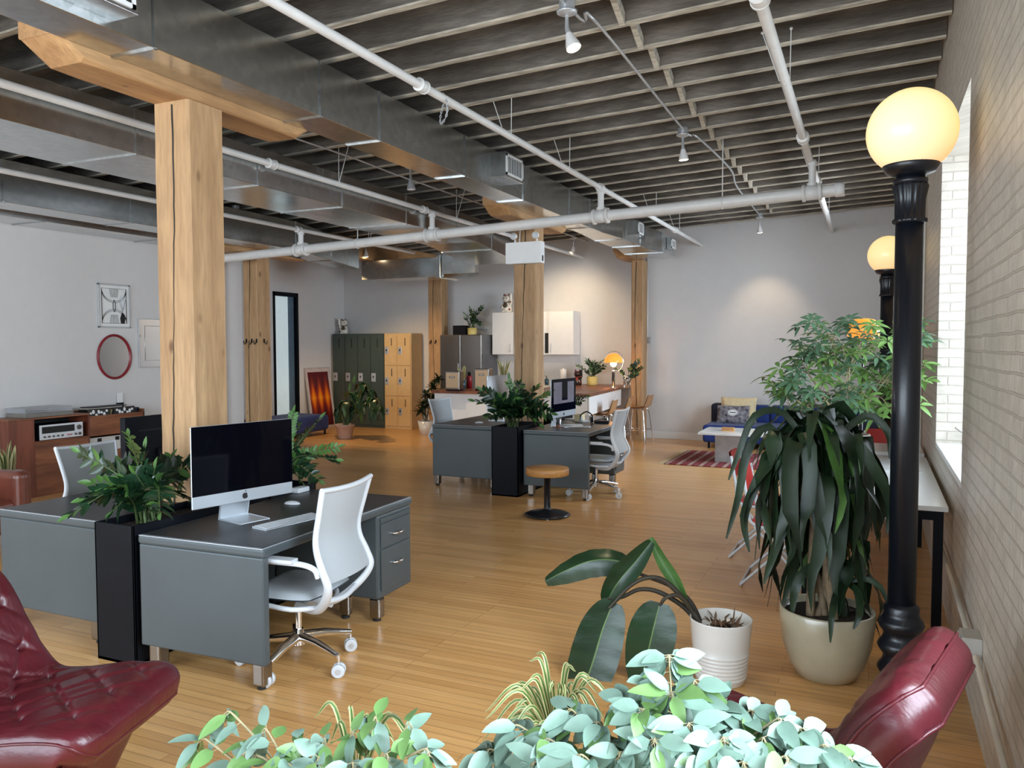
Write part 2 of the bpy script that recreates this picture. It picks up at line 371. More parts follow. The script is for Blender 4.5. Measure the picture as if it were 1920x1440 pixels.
    def build(s, name, mats, parent=None, bev=0, sub=0, seg=2, loc=None):
        me = bpy.data.meshes.new(name); me.from_pydata(s.v, [], s.f)
        mats = mats if isinstance(mats, (list, tuple)) else [mats]
        for mm in mats: me.materials.append(MT[mm] if isinstance(mm, str) else mm)
        me.polygons.foreach_set('material_index', s.mi); me.polygons.foreach_set('use_smooth', s.sm); me.update()
        o = bpy.data.objects.new(name, me); C.objects.link(o)
        if parent: o.parent = parent
        if loc: o.location = loc
        if bev:
            md = o.modifiers.new('bevel', 'BEVEL'); md.width = bev; md.segments = seg; md.limit_method = 'ANGLE'; md.angle_limit = math.radians(40)
        if sub:
            md = o.modifiers.new('sub', 'SUBSURF'); md.levels = sub; md.render_levels = sub
        return o
def tag(o, label, cat, group=None):
    o['label'] = label; o['category'] = cat
    if group: o['group'] = group
    return o
def thing(name, label, cat, loc=(0, 0, 0), rz=0, group=None):
    o = bpy.data.objects.new(name, None); C.objects.link(o); o.location = loc; o.rotation_euler = (0, 0, rz)
    o.empty_display_size = .1
    return tag(o, label, cat, group)
def struct(o): o['kind'] = 'structure'; return o
def dup(root, loc=None, rz=None, label=None, group=None):
    def cp(o, par):
        c = o.copy(); C.objects.link(c)
        if par: c.parent = par
        for ch in [q for q in bpy.data.objects if q.parent == o]: cp(ch, c)
        return c
    c = cp(root, None)
    if loc is not None: c.location = loc
    if rz is not None: c.rotation_euler = (0, 0, rz)
    if label: c['label'] = label
    if group: c['group'] = group
    return c
def interp(pts, n):   # Catmull-Rom through points
    pts = [Vector(p) for p in pts]; P = [pts[0]*2-pts[1]]+pts+[pts[-1]*2-pts[-2]]; out = []
    for i in range(1, len(P)-2):
        for k in range(n):
            t = k/n; a, b_, c, d = P[i-1], P[i], P[i+1], P[i+2]
            out.append(.5*((2*b_)+(c-a)*t+(2*a-5*b_+4*c-d)*t*t+(3*b_-a-3*c+d)*t**3))
    out.append(pts[-1]); return out
def rb(rnd, a, b_): return rnd.uniform(a, b_)
# ---------------------------------------------------------------- room shell
XR, XL, YF, YB = .45, -10.83, 14.8, -3.0
SL = .043
def zc(x): return 4.03 + SL*(x-XR)          # underside of the joists (ceiling falls gently to the left)
struct(MB().box((XL-.3, YB, -.1), (XR+.6, YF+.3, 0)).build('floor', 'floor'))
DK = .27
mb = MB()
vs = [(x, y, zc(x)+DK+t) for x in (XL-.2, XR+.1) for y in (YB, YF+.1) for t in (0, .08)]
mb.add(vs, [(0, 1, 3, 2), (4, 6, 7, 5), (0, 4, 5, 1), (2, 3, 7, 6), (0, 2, 6, 4), (1, 5, 7, 3)])
struct(mb.build('ceiling', 'deck'))
struct(MB().box((XL-.2, YF, 0), (XR+.6, YF+.2, 4.5)).build('wall_far', 'wall'))
# left wall with the glazed door opening
DY0, DY1, DZ = 12.47, 13.22, 2.83
XN, YN = -9.25, 9.93      # the picture wall stands nearer and ends behind the coat hook post
mb = MB(); mb.box((XL-.2, YN-.2, 0), (XL, DY0, 4.3)); mb.box((XN-.16, YB, 0), (XN, YN, zc(XN)-.01)); mb.box((XL, YN-.16, 0), (XN-.16, YN, zc(XL)-.01)); mb.box((XL-.2, DY1, 0), (XL, YF, 4.3)); mb.box((XL-.2, DY0, DZ), (XL, DY1, 4.3))
struct(mb.build('wall_left', 'wall'))
# brick wall with deep window openings
WT = .55
wins = [(-1.6, -.1), (.7, 2.75), (5.06, 7.1), (10.4, 12.4)]  # last opening is unseen, added to let the far fill in
SZ, TZ = .98, 3.2
mb = MB(); ys = [YB]
for a, b_ in wins: ys += [a, b_]
ys.append(YF)
for i in range(0, len(ys), 2): mb.box((XR, ys[i], 0), (XR+WT, ys[i+1], 4.5))
for a, b_ in wins:
    mb.box((XR, a, 0), (XR+WT, b_, SZ-.04)); mb.box((XR, a, TZ), (XR+WT, b_, 4.5))
struct(mb.build('wall_right', 'brick'))
for k, (a, b_) in enumerate(wins):
    wn = MB()
    for y in (a+.03, b_-.03, (a+b_)/2): wn.box((XR+.36, y-.03, SZ), (XR+.42, y+.03, TZ))
    for z in (SZ+.03, TZ-.03, 2.3): wn.box((XR+.36, a, z-.03), (XR+.42, b_, z+.03))
    wo = struct(wn.build('window_%d' % (k+1), 'white', bev=.004))
    MB().box((XR+.385, a+.05, SZ+.05), (XR+.391, b_-.05, TZ-.05)).build('window_glass', 'pane', wo)
    MB().box((XR-.0, a+.002, SZ-.04), (XR+WT, b_-.002, SZ)).build('window_sill', 'white', wo, bev=.006)
struct(MB().box((-3.93, YF-.018, 0), (XR, YF, .13)).build('baseboard_far', 'white', bev=.004))
mb = MB(); mb.box((XN, YB, 0), (XN+.018, YN, .11)); mb.box((XL, YN, 0), (XL+.018, DY0-.06, .11)); mb.box((XL, DY1+.06, 0), (XL+.018, YF, .11))
struct(mb.build('baseboard_left', 'white', bev=.004))
# door in the left wall: black frame, frosted glass, bluish edge
d = MB(); t = .055
d.box((XL-.16, DY0, 0), (XL+.02, DY0+t, DZ)); d.box((XL-.16, DY1-t, 0), (XL+.02, DY1, DZ)); d.box((XL-.16, DY0, DZ-.08), (XL+.02, DY1, DZ))
do = struct(d.build('door_1', 'black', bev=.003))
MT['frost'] = M('frosted_door_glass', lin(196, 214, 218), .35, var=.04, emit=.22, ecol=lin(200, 218, 222))
MT['jamb'] = M('blue_grey_jamb', lin(92, 116, 134), .5)
MB().box((XL-.12, DY0+t, 0), (XL-.09, DY1-.2, DZ-.08)).build('door_glass', 'frost', do)
MB().box((XL-.12, DY1-.2, 0), (XL-.06, DY1-t, DZ-.08)).build('door_stile', 'jamb', do)

# joists
JS = .479
jm = MB()
y0 = 5.889 - 14*JS
x0, x1 = XL, XR-.01
hw = .024
def jv(x, y, dz): return (x, y, zc(x)+dz)
vs = [jv(x, y, z) for x in (x0, x1) for y in (-hw, hw) for z in (.012, DK)]
jm.add(vs, [(0, 1, 3, 2), (4, 6, 7, 5), (0, 4, 5, 1), (2, 3, 7, 6), (0, 2, 6, 4), (1, 5, 7, 3)])
rnd = random.Random(4)
nseg = 60; e = []
for i in range(nseg+1):
    x = x0+(x1-x0)*i/nseg; a = .003*rnd.random(); b_ = .003*rnd.random()
    e += [jv(x, -hw-a, .012), jv(x, hw+b_, .012), jv(x, hw+b_, -.004*rnd.random()), jv(x, -hw-a, -.004*rnd.random())]
fs = []
for i in range(nseg):
    o_ = i*4
    for k in range(4): fs.append((o_+k, o_+(k+1) % 4, o_+4+(k+1) % 4, o_+4+k))
ed = MB().add(e, fs)
j0 = jm.build('ceiling_joist', 'joist'); ed.build('joist_edge', 'joist_edge', j0)
j0.location.y = y0
jl = 'weathered grey wooden ceiling joist with whitened lower edge, above the pipes'
tag(j0, jl, 'joist', 'rough ceiling joists')
nj = int((YF-y0)/JS)+1
for k in range(1, nj):
    if y0+k*JS < YF-.04: dup(j0, loc=(0, y0+k*JS, 0))
# bridging between the joists
def bridging(xb, nm, lab, grp, k0, k1):
    br = MB(); z0 = zc(xb)
    br.add([(xb-.022, -.455, z0+.015), (xb+.022, -.455, z0+.015), (xb+.022, -.455, z0+.10), (xb-.022, -.455, z0+.10),
            (xb-.022, -.024, z0+.17), (xb+.022, -.024, z0+.17), (xb+.022, -.024, z0+.26), (xb-.022, -.024, z0+.26)],
           [(0, 1, 2, 3), (4, 7, 6, 5), (0, 4, 5, 1), (1, 5, 6, 2), (2, 6, 7, 3), (3, 7, 4, 0)])
    br.add([(xb+.03, -.455, z0+.17), (xb+.07, -.455, z0+.17), (xb+.07, -.455, z0+.26), (xb+.03, -.455, z0+.26),
            (xb+.03, -.024, z0-.01), (xb+.07, -.024, z0-.01), (xb+.07, -.024, z0+.075), (xb+.03, -.024, z0+.075)],
           [(0, 1, 2, 3), (4, 7, 6, 5), (0, 4, 5, 1), (1, 5, 6, 2), (2, 6, 7, 3), (3, 7, 4, 0)])
    b0 = br.build('cross_bridging', 'joist_edge'); tag(b0, lab, 'bridging', grp); b0.location.y = y0+k0*JS
    for k in range(k0+1, k1): dup(b0, loc=(0, y0+k*JS, 0))
bridging(-1.66, 'cross_bridging', 'pale crossed bridging pieces fixed between two ceiling joists beside the lamp conduit', 'cross bridging between the joists', 9, nj-1)

# posts, bolsters, beams
def post(x, y, h, w_, lab, hooks=0, crack=True, d_=None):
    t = thing('timber_post', lab, 'post', (x, y, 0)); d_ = d_ or w_
    n = 14; hw_, hd = w_/2, d_/2; c = .014; rn = random.Random(int(y*10+x*7))
    mb = MB(); rings = []
    for i in range(n+1):
        z = h*i/n; o = [rn.uniform(-.003, .003) for _ in range(8)]
        rings.append([(hw_-c+o[0], -hd+o[1], z), (hw_+o[2], -hd+c, z), (hw_+o[3], hd-c, z), (hw_-c, hd, z), (-hw_+c, hd, z), (-hw_, hd-c, z), (-hw_+o[4], -hd+c, z), (-hw_+c, -hd+o[5], z)])
    vs = [p for r in rings for p in r]; fs = []
    for i in range(n):
        for k in range(8): fs.append((i*8+k, i*8+(k+1) % 8, (i+1)*8+(k+1) % 8, (i+1)*8+k))
    fs.append(tuple(range(7, -1, -1))); fs.append(tuple(n*8+k for k in range(8)))
    mb.add(vs, fs); mb.build('post_shaft', 'timber', t)
    if crack:
        cx = 0; pts = []; ws = []
        m_ = 40
        vs = []
        for i in range(m_+1):
            z = .1+(h-.12)*i/m_; cx = .03*math.sin(z*1.3+y)+rn.uniform(-.004, .004)+(-.01)
            wd = (.002+.004*abs(math.sin(z*1.1+1)))
            vs += [(cx-wd, -hd-.0045, z), (cx+wd, -hd-.0045, z)]
        MB().add(vs, [(2*i, 2*i+1, 2*i+3, 2*i+2) for i in range(m_)]).build('crack', 'slot', t)
    return t
MT['iron_hook'] = MT['black']
def bolster(x, y, zb, zt, w_, L, lab):
    mb = MB(); hL = L/2; h = (zt-zb); cw = w_*.28
    # a pillow block with bevelled ends and chamfered lower corners
    def ring(yy, z_low, inset):
        return [(-w_/2, yy, zt), (-w_/2, yy, z_low+inset*.9), (-w_/2+inset, yy, z_low), (w_/2-inset, yy, z_low), (w_/2, yy, z_low+inset*.9), (w_/2, yy, zt)]
    R = [ring(-hL, zb+h*.55, .01), ring(-hL+.16, zb, .03), ring(-hL+.34, zb, .012), ring(hL-.34, zb, .012), ring(hL-.16, zb, .03), ring(hL, zb+h*.55, .01)]
    vs = [p for r in R for p in r]; fs = []
    for i in range(5):
        for k in range(6): fs.append((i*6+k, i*6+(k+1) % 6, (i+1)*6+(k+1) % 6, (i+1)*6+k))
    fs += [tuple(range(6)), tuple(range(35, 29, -1))]
    mb.add(vs, fs); o = mb.build('timber_bolster', 'timber_y', bev=.004); o.location = (x, y, 0)
    tag(o, lab, 'bolster'); return o
def beam(x, zb, w_, ya, yb, lab):
    o = MB().box((x-w_/2, ya, zb), (x+w_/2, yb, zc(x)-.004)).build('timber_beam', 'timber_y', bev=.006)
    return tag(o, lab, 'beam')
P1 = post(-4.10, 3.95, 3.30, .30, 'broad golden timber post behind the front computers, with long vertical crack')
P2 = post(-4.10, 9.58, 3.30, .30, 'timber post beside the second desk pair carrying the white emergency light box')
p3a, p3b = aty(1183, 700, 14.32).x, aty(1205, 700, 14.32).x
P3 = post((p3a+p3b)/2, 14.47, 3.30, p3b-p3a, 'timber post at the end of the wooden kitchen counter against far wall', d_=.30)
p4a, p4b = aty(457, 650, 9.42).x, aty(483, 650, 9.42).x
P4 = post((p4a+p4b)/2, 9.57, 3.12, p4b-p4a, 'timber post with black coat hooks in front of the left wall door', d_=.30)
p5a, p5b = aty(803, 650, 14.22).x, aty(828, 650, 14.22).x
P5 = post((p5a+p5b)/2, 14.36, 3.12, p5b-p5a, 'reddish timber post between beige lockers and steel fridge', d_=.28)
for x, y, zz, z2, lab in ((-4.10, 3.97, 3.30, 3.50, 'long shaped timber bolster on top of the broad front post'),
                          (-4.10, 9.6, 3.30, 3.50, 'shaped timber bolster above the post with the emergency light'),
                          (-8.55, 9.6, 3.12, 3.30, 'shaped timber bolster above the coat hook post')):
    bolster(x, y, zz, z2, .30, 2.1, lab)
bolster(-4.10, 14.25, 3.30, 3.50, .30, 1.05, 'short timber bolster over the post at the end of counter')
bolster(-8.36, 14.25, 3.12, 3.30, .30, 1.05, 'short timber bolster over the reddish post by the lockers')
beam(-4.10, 3.504, .30, YB, YF-.01, 'long timber ceiling beam beside the nearest duct')
beam(-8.50, 3.304, .30, YB, YF-.01, 'long timber ceiling beam over the coat hook post')
# coat hooks
def hook(loc, rz, lab, grp):
    h = MB(); h.tube(interp([(0, 0, .03), (-.002, -.012, .0), (0, -.035, -.03), (0, -.055, -.02), (0, -.058, .01)], 4), .006, 8)
    h.ball((0, -.058, .014), .009, 10, 6); h.box((-.012, -.006, -.01), (.012, 0, .05))
    o = h.build('coat_hook', 'black'); o.location = loc; o.rotation_euler = (0, 0, rz)
    return tag(o, lab, 'hook', grp)
hx = [(aty(px, 634, 9.40).x, 9.412, 0) for px in (461, 471, 480)]
for k, p in enumerate(hx):
    hook((p[0], p[1], 1.81), 0, ['black iron coat hook at the left edge of the post front', 'black iron coat hook in the middle of the post front, by the crack', 'black iron coat hook near the right edge of the post front'][k], 'coat hooks on the timber post')
hook((p4b+.004, 9.56, 1.81), PI/2, 'black iron coat hook on right side face of the post', 'coat hooks on the timber post')
for k, (px, yy) in enumerate(((808, 642), (817, 642))):
    p = aty(px, yy, 14.21); hook((p.x, 14.215, p.z), 0, ['left dark hook on the reddish post by the lockers', 'right dark hook on the reddish post by the lockers'][k], 'hooks on the reddish post')

# ---------------------------------------------------------------- ducts
def duct(secs, name, lab, seams, fl=.010):
    # secs: list of (y, xl, xr, zb, zt)
    mb = MB(); vs = []
    for y, xl, xr, zb, zt in secs: vs += [(xl, y, zb), (xr, y, zb), (xr, y, zt), (xl, y, zt)]
    fs = [(0, 1, 2, 3), tuple(len(vs)-4+k for k in (3, 2, 1, 0))]
    for i in range(len(secs)-1):
        for k in range(4): fs.append((i*4+k, i*4+4+k, i*4+4+(k+1) % 4, i*4+(k+1) % 4))
    mb.add(vs, fs); o = mb.build(name, 'duct', bev=.003, seg=1); tag(o, lab, 'duct')
    for y in seams:
        for i in range(len(secs)-1):
            a, b_ = secs[i], secs[i+1]
            if a[0] <= y <= b_[0]:
                f = (y-a[0])/max(1e-6, b_[0]-a[0]); xl, xr, zb, zt = [a[k]+(b_[k]-a[k])*f for k in (1, 2, 3, 4)]
                s = MB(); h_ = .010
                s.box((xl-h_*.4, y-.012, zb-fl), (xr+h_*.4, y+.012, zb)); s.box((xr, y-.012, zb), (xr+h_, y+.012, zt)); s.box((xl-.004, y-.012, zb), (xl, y+.012, zt))
                s.build('duct_seam', 'duct', o); break
    return o
D1L, D1R, D1B, D1T = -3.945, -3.62, 3.38, 3.77
d1 = duct([(YB, D1L, D1R, D1B, D1T), (11.1, D1L, D1R, D1B, D1T)], 'air_duct', 'long galvanised steel air duct nearest the camera, along the timber beam', [1.9, 3.26, 4.7, 5.45, 6.9, 8.3, 9.8, 10.6])
d1b = duct([(11.1, D1L, D1R, D1B, D1T), (11.6, D1L+.03, -3.45, 3.34, 3.72), (12.9, D1L+.03, -3.45, 3.34, 3.70), (13.2, D1L+.03, -3.25, 3.30, 3.62), (14.05, D1L+.03, -3.22, 3.30, 3.60)], 'air_duct', 'end section of the nearest galvanised duct, over the counter post', [11.7, 12.6, 13.3])
def register(o, y0_, y1_, z0_, z1_, xs, xo, parent_name='register_box', n=9):
    MB().box((xs, y0_-.02, z0_-.02), (xo, y1_+.02, z1_+.02)).build(parent_name, 'duct', o, bev=.002)
    g = MB(); b_ = .022
    g.box((xo, y0_, z0_), (xo+.008, y0_+b_, z1_)); g.box((xo, y1_-b_, z0_), (xo+.008, y1_, z1_)); g.box((xo, y0_, z0_), (xo+.008, y1_, z0_+b_)); g.box((xo, y0_, z1_-b_), (xo+.008, y1_, z1_))
    for k in range(n):
        yy = y0_+b_+(y1_-y0_-2*b_)*(k+.5)/n; g.box((xo-.004, yy-.004, z0_+b_), (xo+.006, yy+.004, z1_-b_))
    gg = g.build('register_grille', 'white', o)
    MB().box((xo-.001, y0_+b_, z0_+b_), (xo+.0005, y1_-b_, z1_-b_)).build('grille_backing', 'slot', gg)
register(d1, 7.50, 7.92, 3.50, 3.71, D1R, -3.46)
register(d1, 2.20, 2.98, 3.45, 3.66, D1R, -3.44)
register(d1b, 12.15, 12.45, 3.48, 3.66, -3.45, -3.36, n=6)
register(d1b, 13.5, 13.8, 3.40, 3.55, -3.235, -3.16, n=6)
d2 = duct([(YB, -6.12, -5.27, 3.25, 3.60), (10.4, -6.12, -5.27, 3.25, 3.60), (12.2, -6.3, -5.4, 3.12, 3.50)], 'air_duct', 'wide galvanised steel duct between the two rows of timber posts', [3.3, 4.55, 5.9, 7.2, 8.5, 9.8, 11.0])
d3 = duct([(YB, -8.30, -7.87, 3.18, 3.60), (9.6, -8.30, -7.87, 3.18, 3.60), (11.3, -8.35, -7.95, 3.05, 3.45)], 'air_duct', 'farthest galvanised steel duct, nearest the left wall with pictures', [3.6, 5.2, 6.7, 8.1, 9.6, 10.5])
duct([(YB, -9.24, -8.68, 3.18, 3.50), (8.3, -9.24, -8.68, 3.18, 3.50)], 'air_duct', 'flat galvanised branch duct at far left, close to the picture wall', [4.4, 6.2, 7.9])
# elbow and cross duct at the end of duct two
eb = MB()
def elbow(u, v):
    a = u*PI/2; R0, R1 = .12, .72
    cx, cy = -6.95, 12.2
    k = int(round(v*4)) % 4; r = (R1, R1, R0, R0)[k]; z = (3.02, 3.42, 3.42, 3.02)[k]
    return (cx+r*math.cos(a)+.0, cy+r*math.sin(a), z-.08*u)
eb.grid(elbow, 14, 5, smooth=False)
eo = eb.build('duct_elbow', 'duct'); tag(eo, 'curved galvanised duct elbow above the lockers and reddish post', 'duct')
MB().box((-8.6, 12.30, 2.96), (-6.95, 12.90, 3.30)).build('elbow_outlet', 'duct', eo, bev=.004)
MB().box((-7.02, 12.28, 2.93), (-6.95, 12.94, 3.33)).build('duct_seam', 'duct', eo)
MB().box((-8.62, 12.34, 3.0), (-8.6, 12.86, 3.26)).build('register_grille', 'white', eo)
MB().box((-6.84, 12.17, 2.99), (-6.2, 12.23, 3.45)).build('duct_seam', 'duct', eo)

# ---------------------------------------------------------------- white pipes
def ring(mb, p, ax, r, L):
    d = Vector(ax).normalized(); p = Vector(p); mb.tube([p-d*L/2, p-d*L/2+d*.002, p+d*L/2-d*.002, p+d*L/2], [r*.92, r, r, r*.92], 16)
def run(name, lab, a, b_, r, coup, hang):
    a = Vector(a); b_ = Vector(b_); d = (b_-a).normalized()
    o = MB().tube([a, b_], r, 18).build(name, 'white_pipe'); tag(o, lab, 'pipe')
    for yy in coup:
        f = (yy-a.y)/(b_.y-a.y); p = a+(b_-a)*f
        m_ = MB(); ring(m_, p, d, r*1.42, r*2.6); ring(m_, p-d*r*1.3, d, r*1.6, r*.5); ring(m_, p+d*r*1.3, d, r*1.6, r*.5); m_.build('pipe_coupling', 'white_pipe', o)
    for yy in hang:
        f = (yy-a.y)/(b_.y-a.y); p = a+(b_-a)*f; m_ = MB()
        m_.tube([p+Vector((0, 0, -r-.003)), p+Vector((-r-.003, 0, 0)), p+Vector((0, 0, r+.003)), p+Vector((r+.003, 0, 0))], .004, 6, closed=True)
        zt = zc(p.x)+.05
        m_.tube([p+Vector((r, 0, -r*.3)), (p.x+r+.004, yy, zt)], .004, 6); sx_ = .16 if a.x < -5 else -.16; m_.tube([p+Vector((r*(1 if sx_>0 else -1), 0, -r*.3)), (p.x+sx_, yy, zt)], .004, 6)
        m_.ball((p.x+r+.004, yy, zt), .012, 8, 5); m_.ball((p.x+sx_, yy, zt), .012, 8, 5)
        m_.build('pipe_hanger', 'white_pipe', o)
    return o
run('sprinkler_pipe', 'white sprinkler pipe running beside the nearest duct to the far wall', (-2.95, YB, 3.575), (-2.92, YF, 3.575), .03, [4.95, 8.95, 12.7], [6.4, 7.85, 11.4, 12.9])
p2o = run('sprinkler_pipe', 'white sprinkler pipe nearest the brick wall, ending on the far wall', (-.56, YB, 3.68), (-.70, YF, 3.68), .036, [4.7, 8.0, 10.2], [6.2, 9.9, 12.6])
run('sprinkler_pipe', 'white sprinkler pipe passing behind the broad front post, beside the wide duct', (-5.20, YB, 3.46), (-5.20, YF, 3.46), .03, [6.0, 8.8], [7.0, 9.6, 12.2])
run('sprinkler_pipe', 'white sprinkler pipe farthest left, in front of the farthest duct', (-7.30, YB, 3.36), (-7.30, 12.0, 3.36), .028, [8.95], [4.7, 10.6])
# the thick cross main
ya = 9.0
A = Vector((-9.24, ya, 3.0137)); B = Vector((-.36, ya, 3.352)); dd_ = (B-A).normalized()
cm = MB().tube([A, B], .062, 22).build('sprinkler_main', 'white_pipe'); tag(cm, 'thick white sprinkler main crossing the room below the other pipes', 'pipe')
def cmz(x): return A.z+(B.z-A.z)*(x-A.x)/(B.x-A.x)
for x, top in ((-2.94, 3.575), (-.63, 3.68), (-5.2, 3.46), (-7.3, 3.36)):
    m_ = MB(); p = Vector((x, ya, cmz(x)))
    ring(m_, p, dd_, .078, .15); ring(m_, p-dd_*.08, dd_, .09, .035); ring(m_, p+dd_*.08, dd_, .09, .035)
    m_.tube([p, (x, ya, top)], .036, 16); m_.tube([(x, ya, top-.06), (x, ya, top-.02)], .05, 16); m_.tube([(x, ya, p.z+.07), (x, ya, p.z+.10)], .052, 16)
    m_.build('pipe_tee', 'white_pipe', cm)
ring_ = MB(); ring(ring_, B, dd_, .075, .09); ring_.build('end_cap', 'white_pipe', cm)
for x in (-6.35, -1.55):
    m_ = MB(); p = Vector((x, ya, cmz(x)))
    m_.tube([p+Vector((0, .0, 0))+Vector((0, math.cos(a)*.068, math.sin(a)*.068)) for a in [2*PI*k/16 for k in range(16)]], .006, 6, closed=True)
    m_.tube([p+Vector((0, 0, .068)), (x, ya, zc(x)+.05)], .006, 8); m_.build('pipe_hanger', 'white_pipe', cm)
# chain looped over the pipe by the duct
m_ = MB()
cp = Vector((-2.95, 5.25, 3.575))
path = interp([cp+Vector((.02, 0, .035)), cp+Vector((.05, .0, -.05)), cp+Vector((.03, .02, -.13)), cp+Vector((-.03, .05, -.17)), cp+Vector((-.05, .08, -.10)), cp+Vector((-.03, .1, 0)), cp+Vector((-.01, .1, .035))], 5)
for i in range(0, len(path)-1):
    a, b_ = path[i], path[i+1]; c = (a+b_)/2; d = (b_-a).normalized(); u = d.orthogonal().normalized() if i % 2 else d.cross(d.orthogonal()).normalized()
    m_.tube([c+d*math.cos(t)*.015+u*math.sin(t)*.007 for t in [2*PI*k/8 for k in range(8)]], .0025, 5, closed=True)
tag(m_.build('chain_loop', 'silver'), 'short metal chain looped over the white pipe by the duct', 'chain')

# conduit with track spots
def fixture(loc, aim, lab, lit=True, z_top=None, s=1.0):
    t = thing('ceiling_spotlight', lab, 'spotlight', loc)
    zt = (z_top or zc(loc[0])) - loc[2]
    MB().tube([(0, 0, zt-.06*s), (0, 0, zt-.001)], .05*s, 14).build('junction_box', 'silver', t, bev=.004)
    MB().lathe([(.068*s, zt-.062*s), (.064*s, zt-.075*s), (.03*s, zt-.09*s), (.0001, zt-.092*s)], n=20).build('canopy', 'silver', t)
    a = Vector(aim).normalized()
    j = Vector((0, 0, zt-.17*s))
    MB().tube([(0, 0, zt-.09*s), j, j+a*.05*s], [.011*s, .014*s, .02*s], 10).build('arm', 'silver', t)
    h = MB(); h.tube([j+a*.04*s, j+a*.07*s, j+a*.12*s, j+a*.145*s], [.022*s, .03*s, .046*s, .049*s], 18, caps=True)
    h.build('lamp_head', 'silver' if not lit else 'white_pipe', t)
    MB().tube([j+a*.1455*s, j+a*.149*s, j+a*.152*s], [.045*s, .042*s, .02*s], 18).build('bulb', 'bulb' if lit else 'bulb_off', t)
    return t, Vector(loc)+j+a*.17*s
fx = [((-1.82, 4.87, 3.75), (.35, -.1, -.9), 'lit ceiling spotlight nearest the camera, at the top of the picture'),
      ((-1.80, 8.15, 3.75), (.05, .1, -1), 'lit ceiling spotlight halfway along the conduit, above the room centre'),
      ((-1.78, 13.9, 3.75), (0, .35, -1), 'small ceiling spotlight at the far end of conduit, near the far wall')]
tips = [fixture(*f) for f in fx]
tips.append(fixture((-4.75, 7.75, 3.62), (.05, 0, -1), 'unlit grey spotlight hanging between the near and the wide duct', lit=False))
tips.append(fixture((-8.0, 8.5, 3.5), (.1, 0, -1), 'lit spotlight seen just right of the broad front post'))
tips.append(fixture((-5.1, 14.0, 3.55), (-.3, .5, -.8), 'lit spotlight lighting the kitchen wall above the cabinets'))
tips.append(fixture((-8.3, 12.0, 3.42), (-.1, .2, -1), 'lit spotlight above the lockers and the drooping plant'))
tips.append(fixture((-4.7, 10.6, 3.55), (.0, .2, -1), 'lit spotlight glowing just behind the emergency light box'))
pts = [(-1.82, 0, zc(-1.82)-.02), (-1.82, 4.8, zc(-1.82)-.03), (-1.74, 5.2, zc(-1.8)-.02), (-1.78, 8.1, zc(-1.8)-.03), (-1.72, 8.5, zc(-1.8)-.02), (-1.66, 10.2, zc(-1.8)-.02), (-1.76, 11.4, zc(-1.8)-.02), (-1.78, 13.9, zc(-1.8)-.03)]
tag(MB().tube(interp(pts, 6), .011, 8).build('electrical_conduit', 'silver'), 'thin galvanised conduit linking ceiling spotlights under the joists', 'conduit')
pts = [(-4.6, 3.4, 3.50), (-4.62, 6.2, 3.56), (-4.75, 7.7, 3.60), (-4.6, 10.6, 3.56), (-4.65, 13.5, 3.58)]
tag(MB().tube(interp(pts, 6), .009, 8).build('electrical_conduit', 'silver'), 'thin conduit strung left of the timber beam by the unlit spotlight', 'conduit')
W = (1, .76, .48)
spot('spot_one', (-1.72, 4.85, 3.45), (-1.0, 4.6, 0), 25.2, W, 80)
spot('spot_two', (-1.78, 8.2, 3.45), (-1.6, 8.6, 0), 29.4, W, 80)
spot('spot_three', (-1.78, 13.95, 3.5), (-1.75, 14.8, 1.6), 17.6, W, 75)
spot('spot_kitchen', (-5.3, 13.4, 3.3), (-5.4, 14.8, 1.7), 39.9, W, 110)
spot('spot_kitchen_front', (-6.4, 10.4, 3.35), (-6.3, 13.0, .9), 50.4, W, 90)
spot('spot_lockers', (-8.9, 11.7, 3.2), (-8.8, 13.6, .2), 88.2, (1, .66, .32), 95, .6, .02)
spot('spot_left', (-8.0, 8.5, 3.2), (-8.0, 9.2, 0), 18.9, W, 90)
spot('spot_behind_box', (-4.75, 10.7, 3.2), (-4.8, 11.5, 0), 25.2, W, 90)

# emergency light
t = thing('emergency_light', 'white emergency light box with two round lamp heads on timber post', 'emergency light', (-4.06, 9.30, 2.92))
MB().box((-.245, -.0, -.135), (.245, .12, .135)).build('housing', 'white', t, bev=.006)
MB().box((.246, .03, -.11), (.249, .07, -.04)).build('indicator_panel', 'slot', t)
for sx in (-.13, .17):
    m_ = MB(); m_.tube([(sx, .05, .135), (sx, .05, .17)], .012, 8); lh = m_.build('lamp_neck', 'white', t)
    m_ = MB(); m_.tube([(sx, .08, .215), (sx, .04, .215), (sx, .0, .21), (sx, -.012, .21)], [.02, .035, .045, .043], 16); m_.build('lamp_head', 'white', lh)
    MB().tube([(sx, -.0125, .21), (sx, -.016, .21)], [.036, .03], 16).build('lens', 'silver', lh)
MB().tube([(-.08, .07, .135), (-.08, .10, .36)], .008, 8).build('cable', 'white_pipe', t)

# conduits on the brick wall
def wallpipe(pts, r, lab): return tag(MB().tube(pts, r, 8).build('wall_conduit', 'brickpaint'), lab, 'conduit')
MT['brickpaint'] = M('cream_painted_conduit', lin(214, 204, 188), .5, var=.05)
wallpipe([(XR-.03, 2.6, .30), (XR-.03, 3.92, .40), ], .013, 'cream painted conduit rising from the outlet box toward the floor lamp')
wallpipe([(XR-.03, 4.12, .40), (XR-.03, 5.0, .42), (XR-.03, 7.2, .42)], .013, 'cream painted conduit along the brick wall below the window')
wallpipe([(XR-.022, 9.0, 0.05), (XR-.022, 9.0, zc(XR)-.01)], .016, 'vertical painted conduit on the brick wall behind the lamp post')
bx = thing('outlet_box', 'grey painted electrical outlet box with cover plate on the brick wall', 'outlet box', (XR-.04, 4.02, .40))
MT['outlet'] = M('grey_box_paint', lin(176, 172, 164), .5, var=.08)
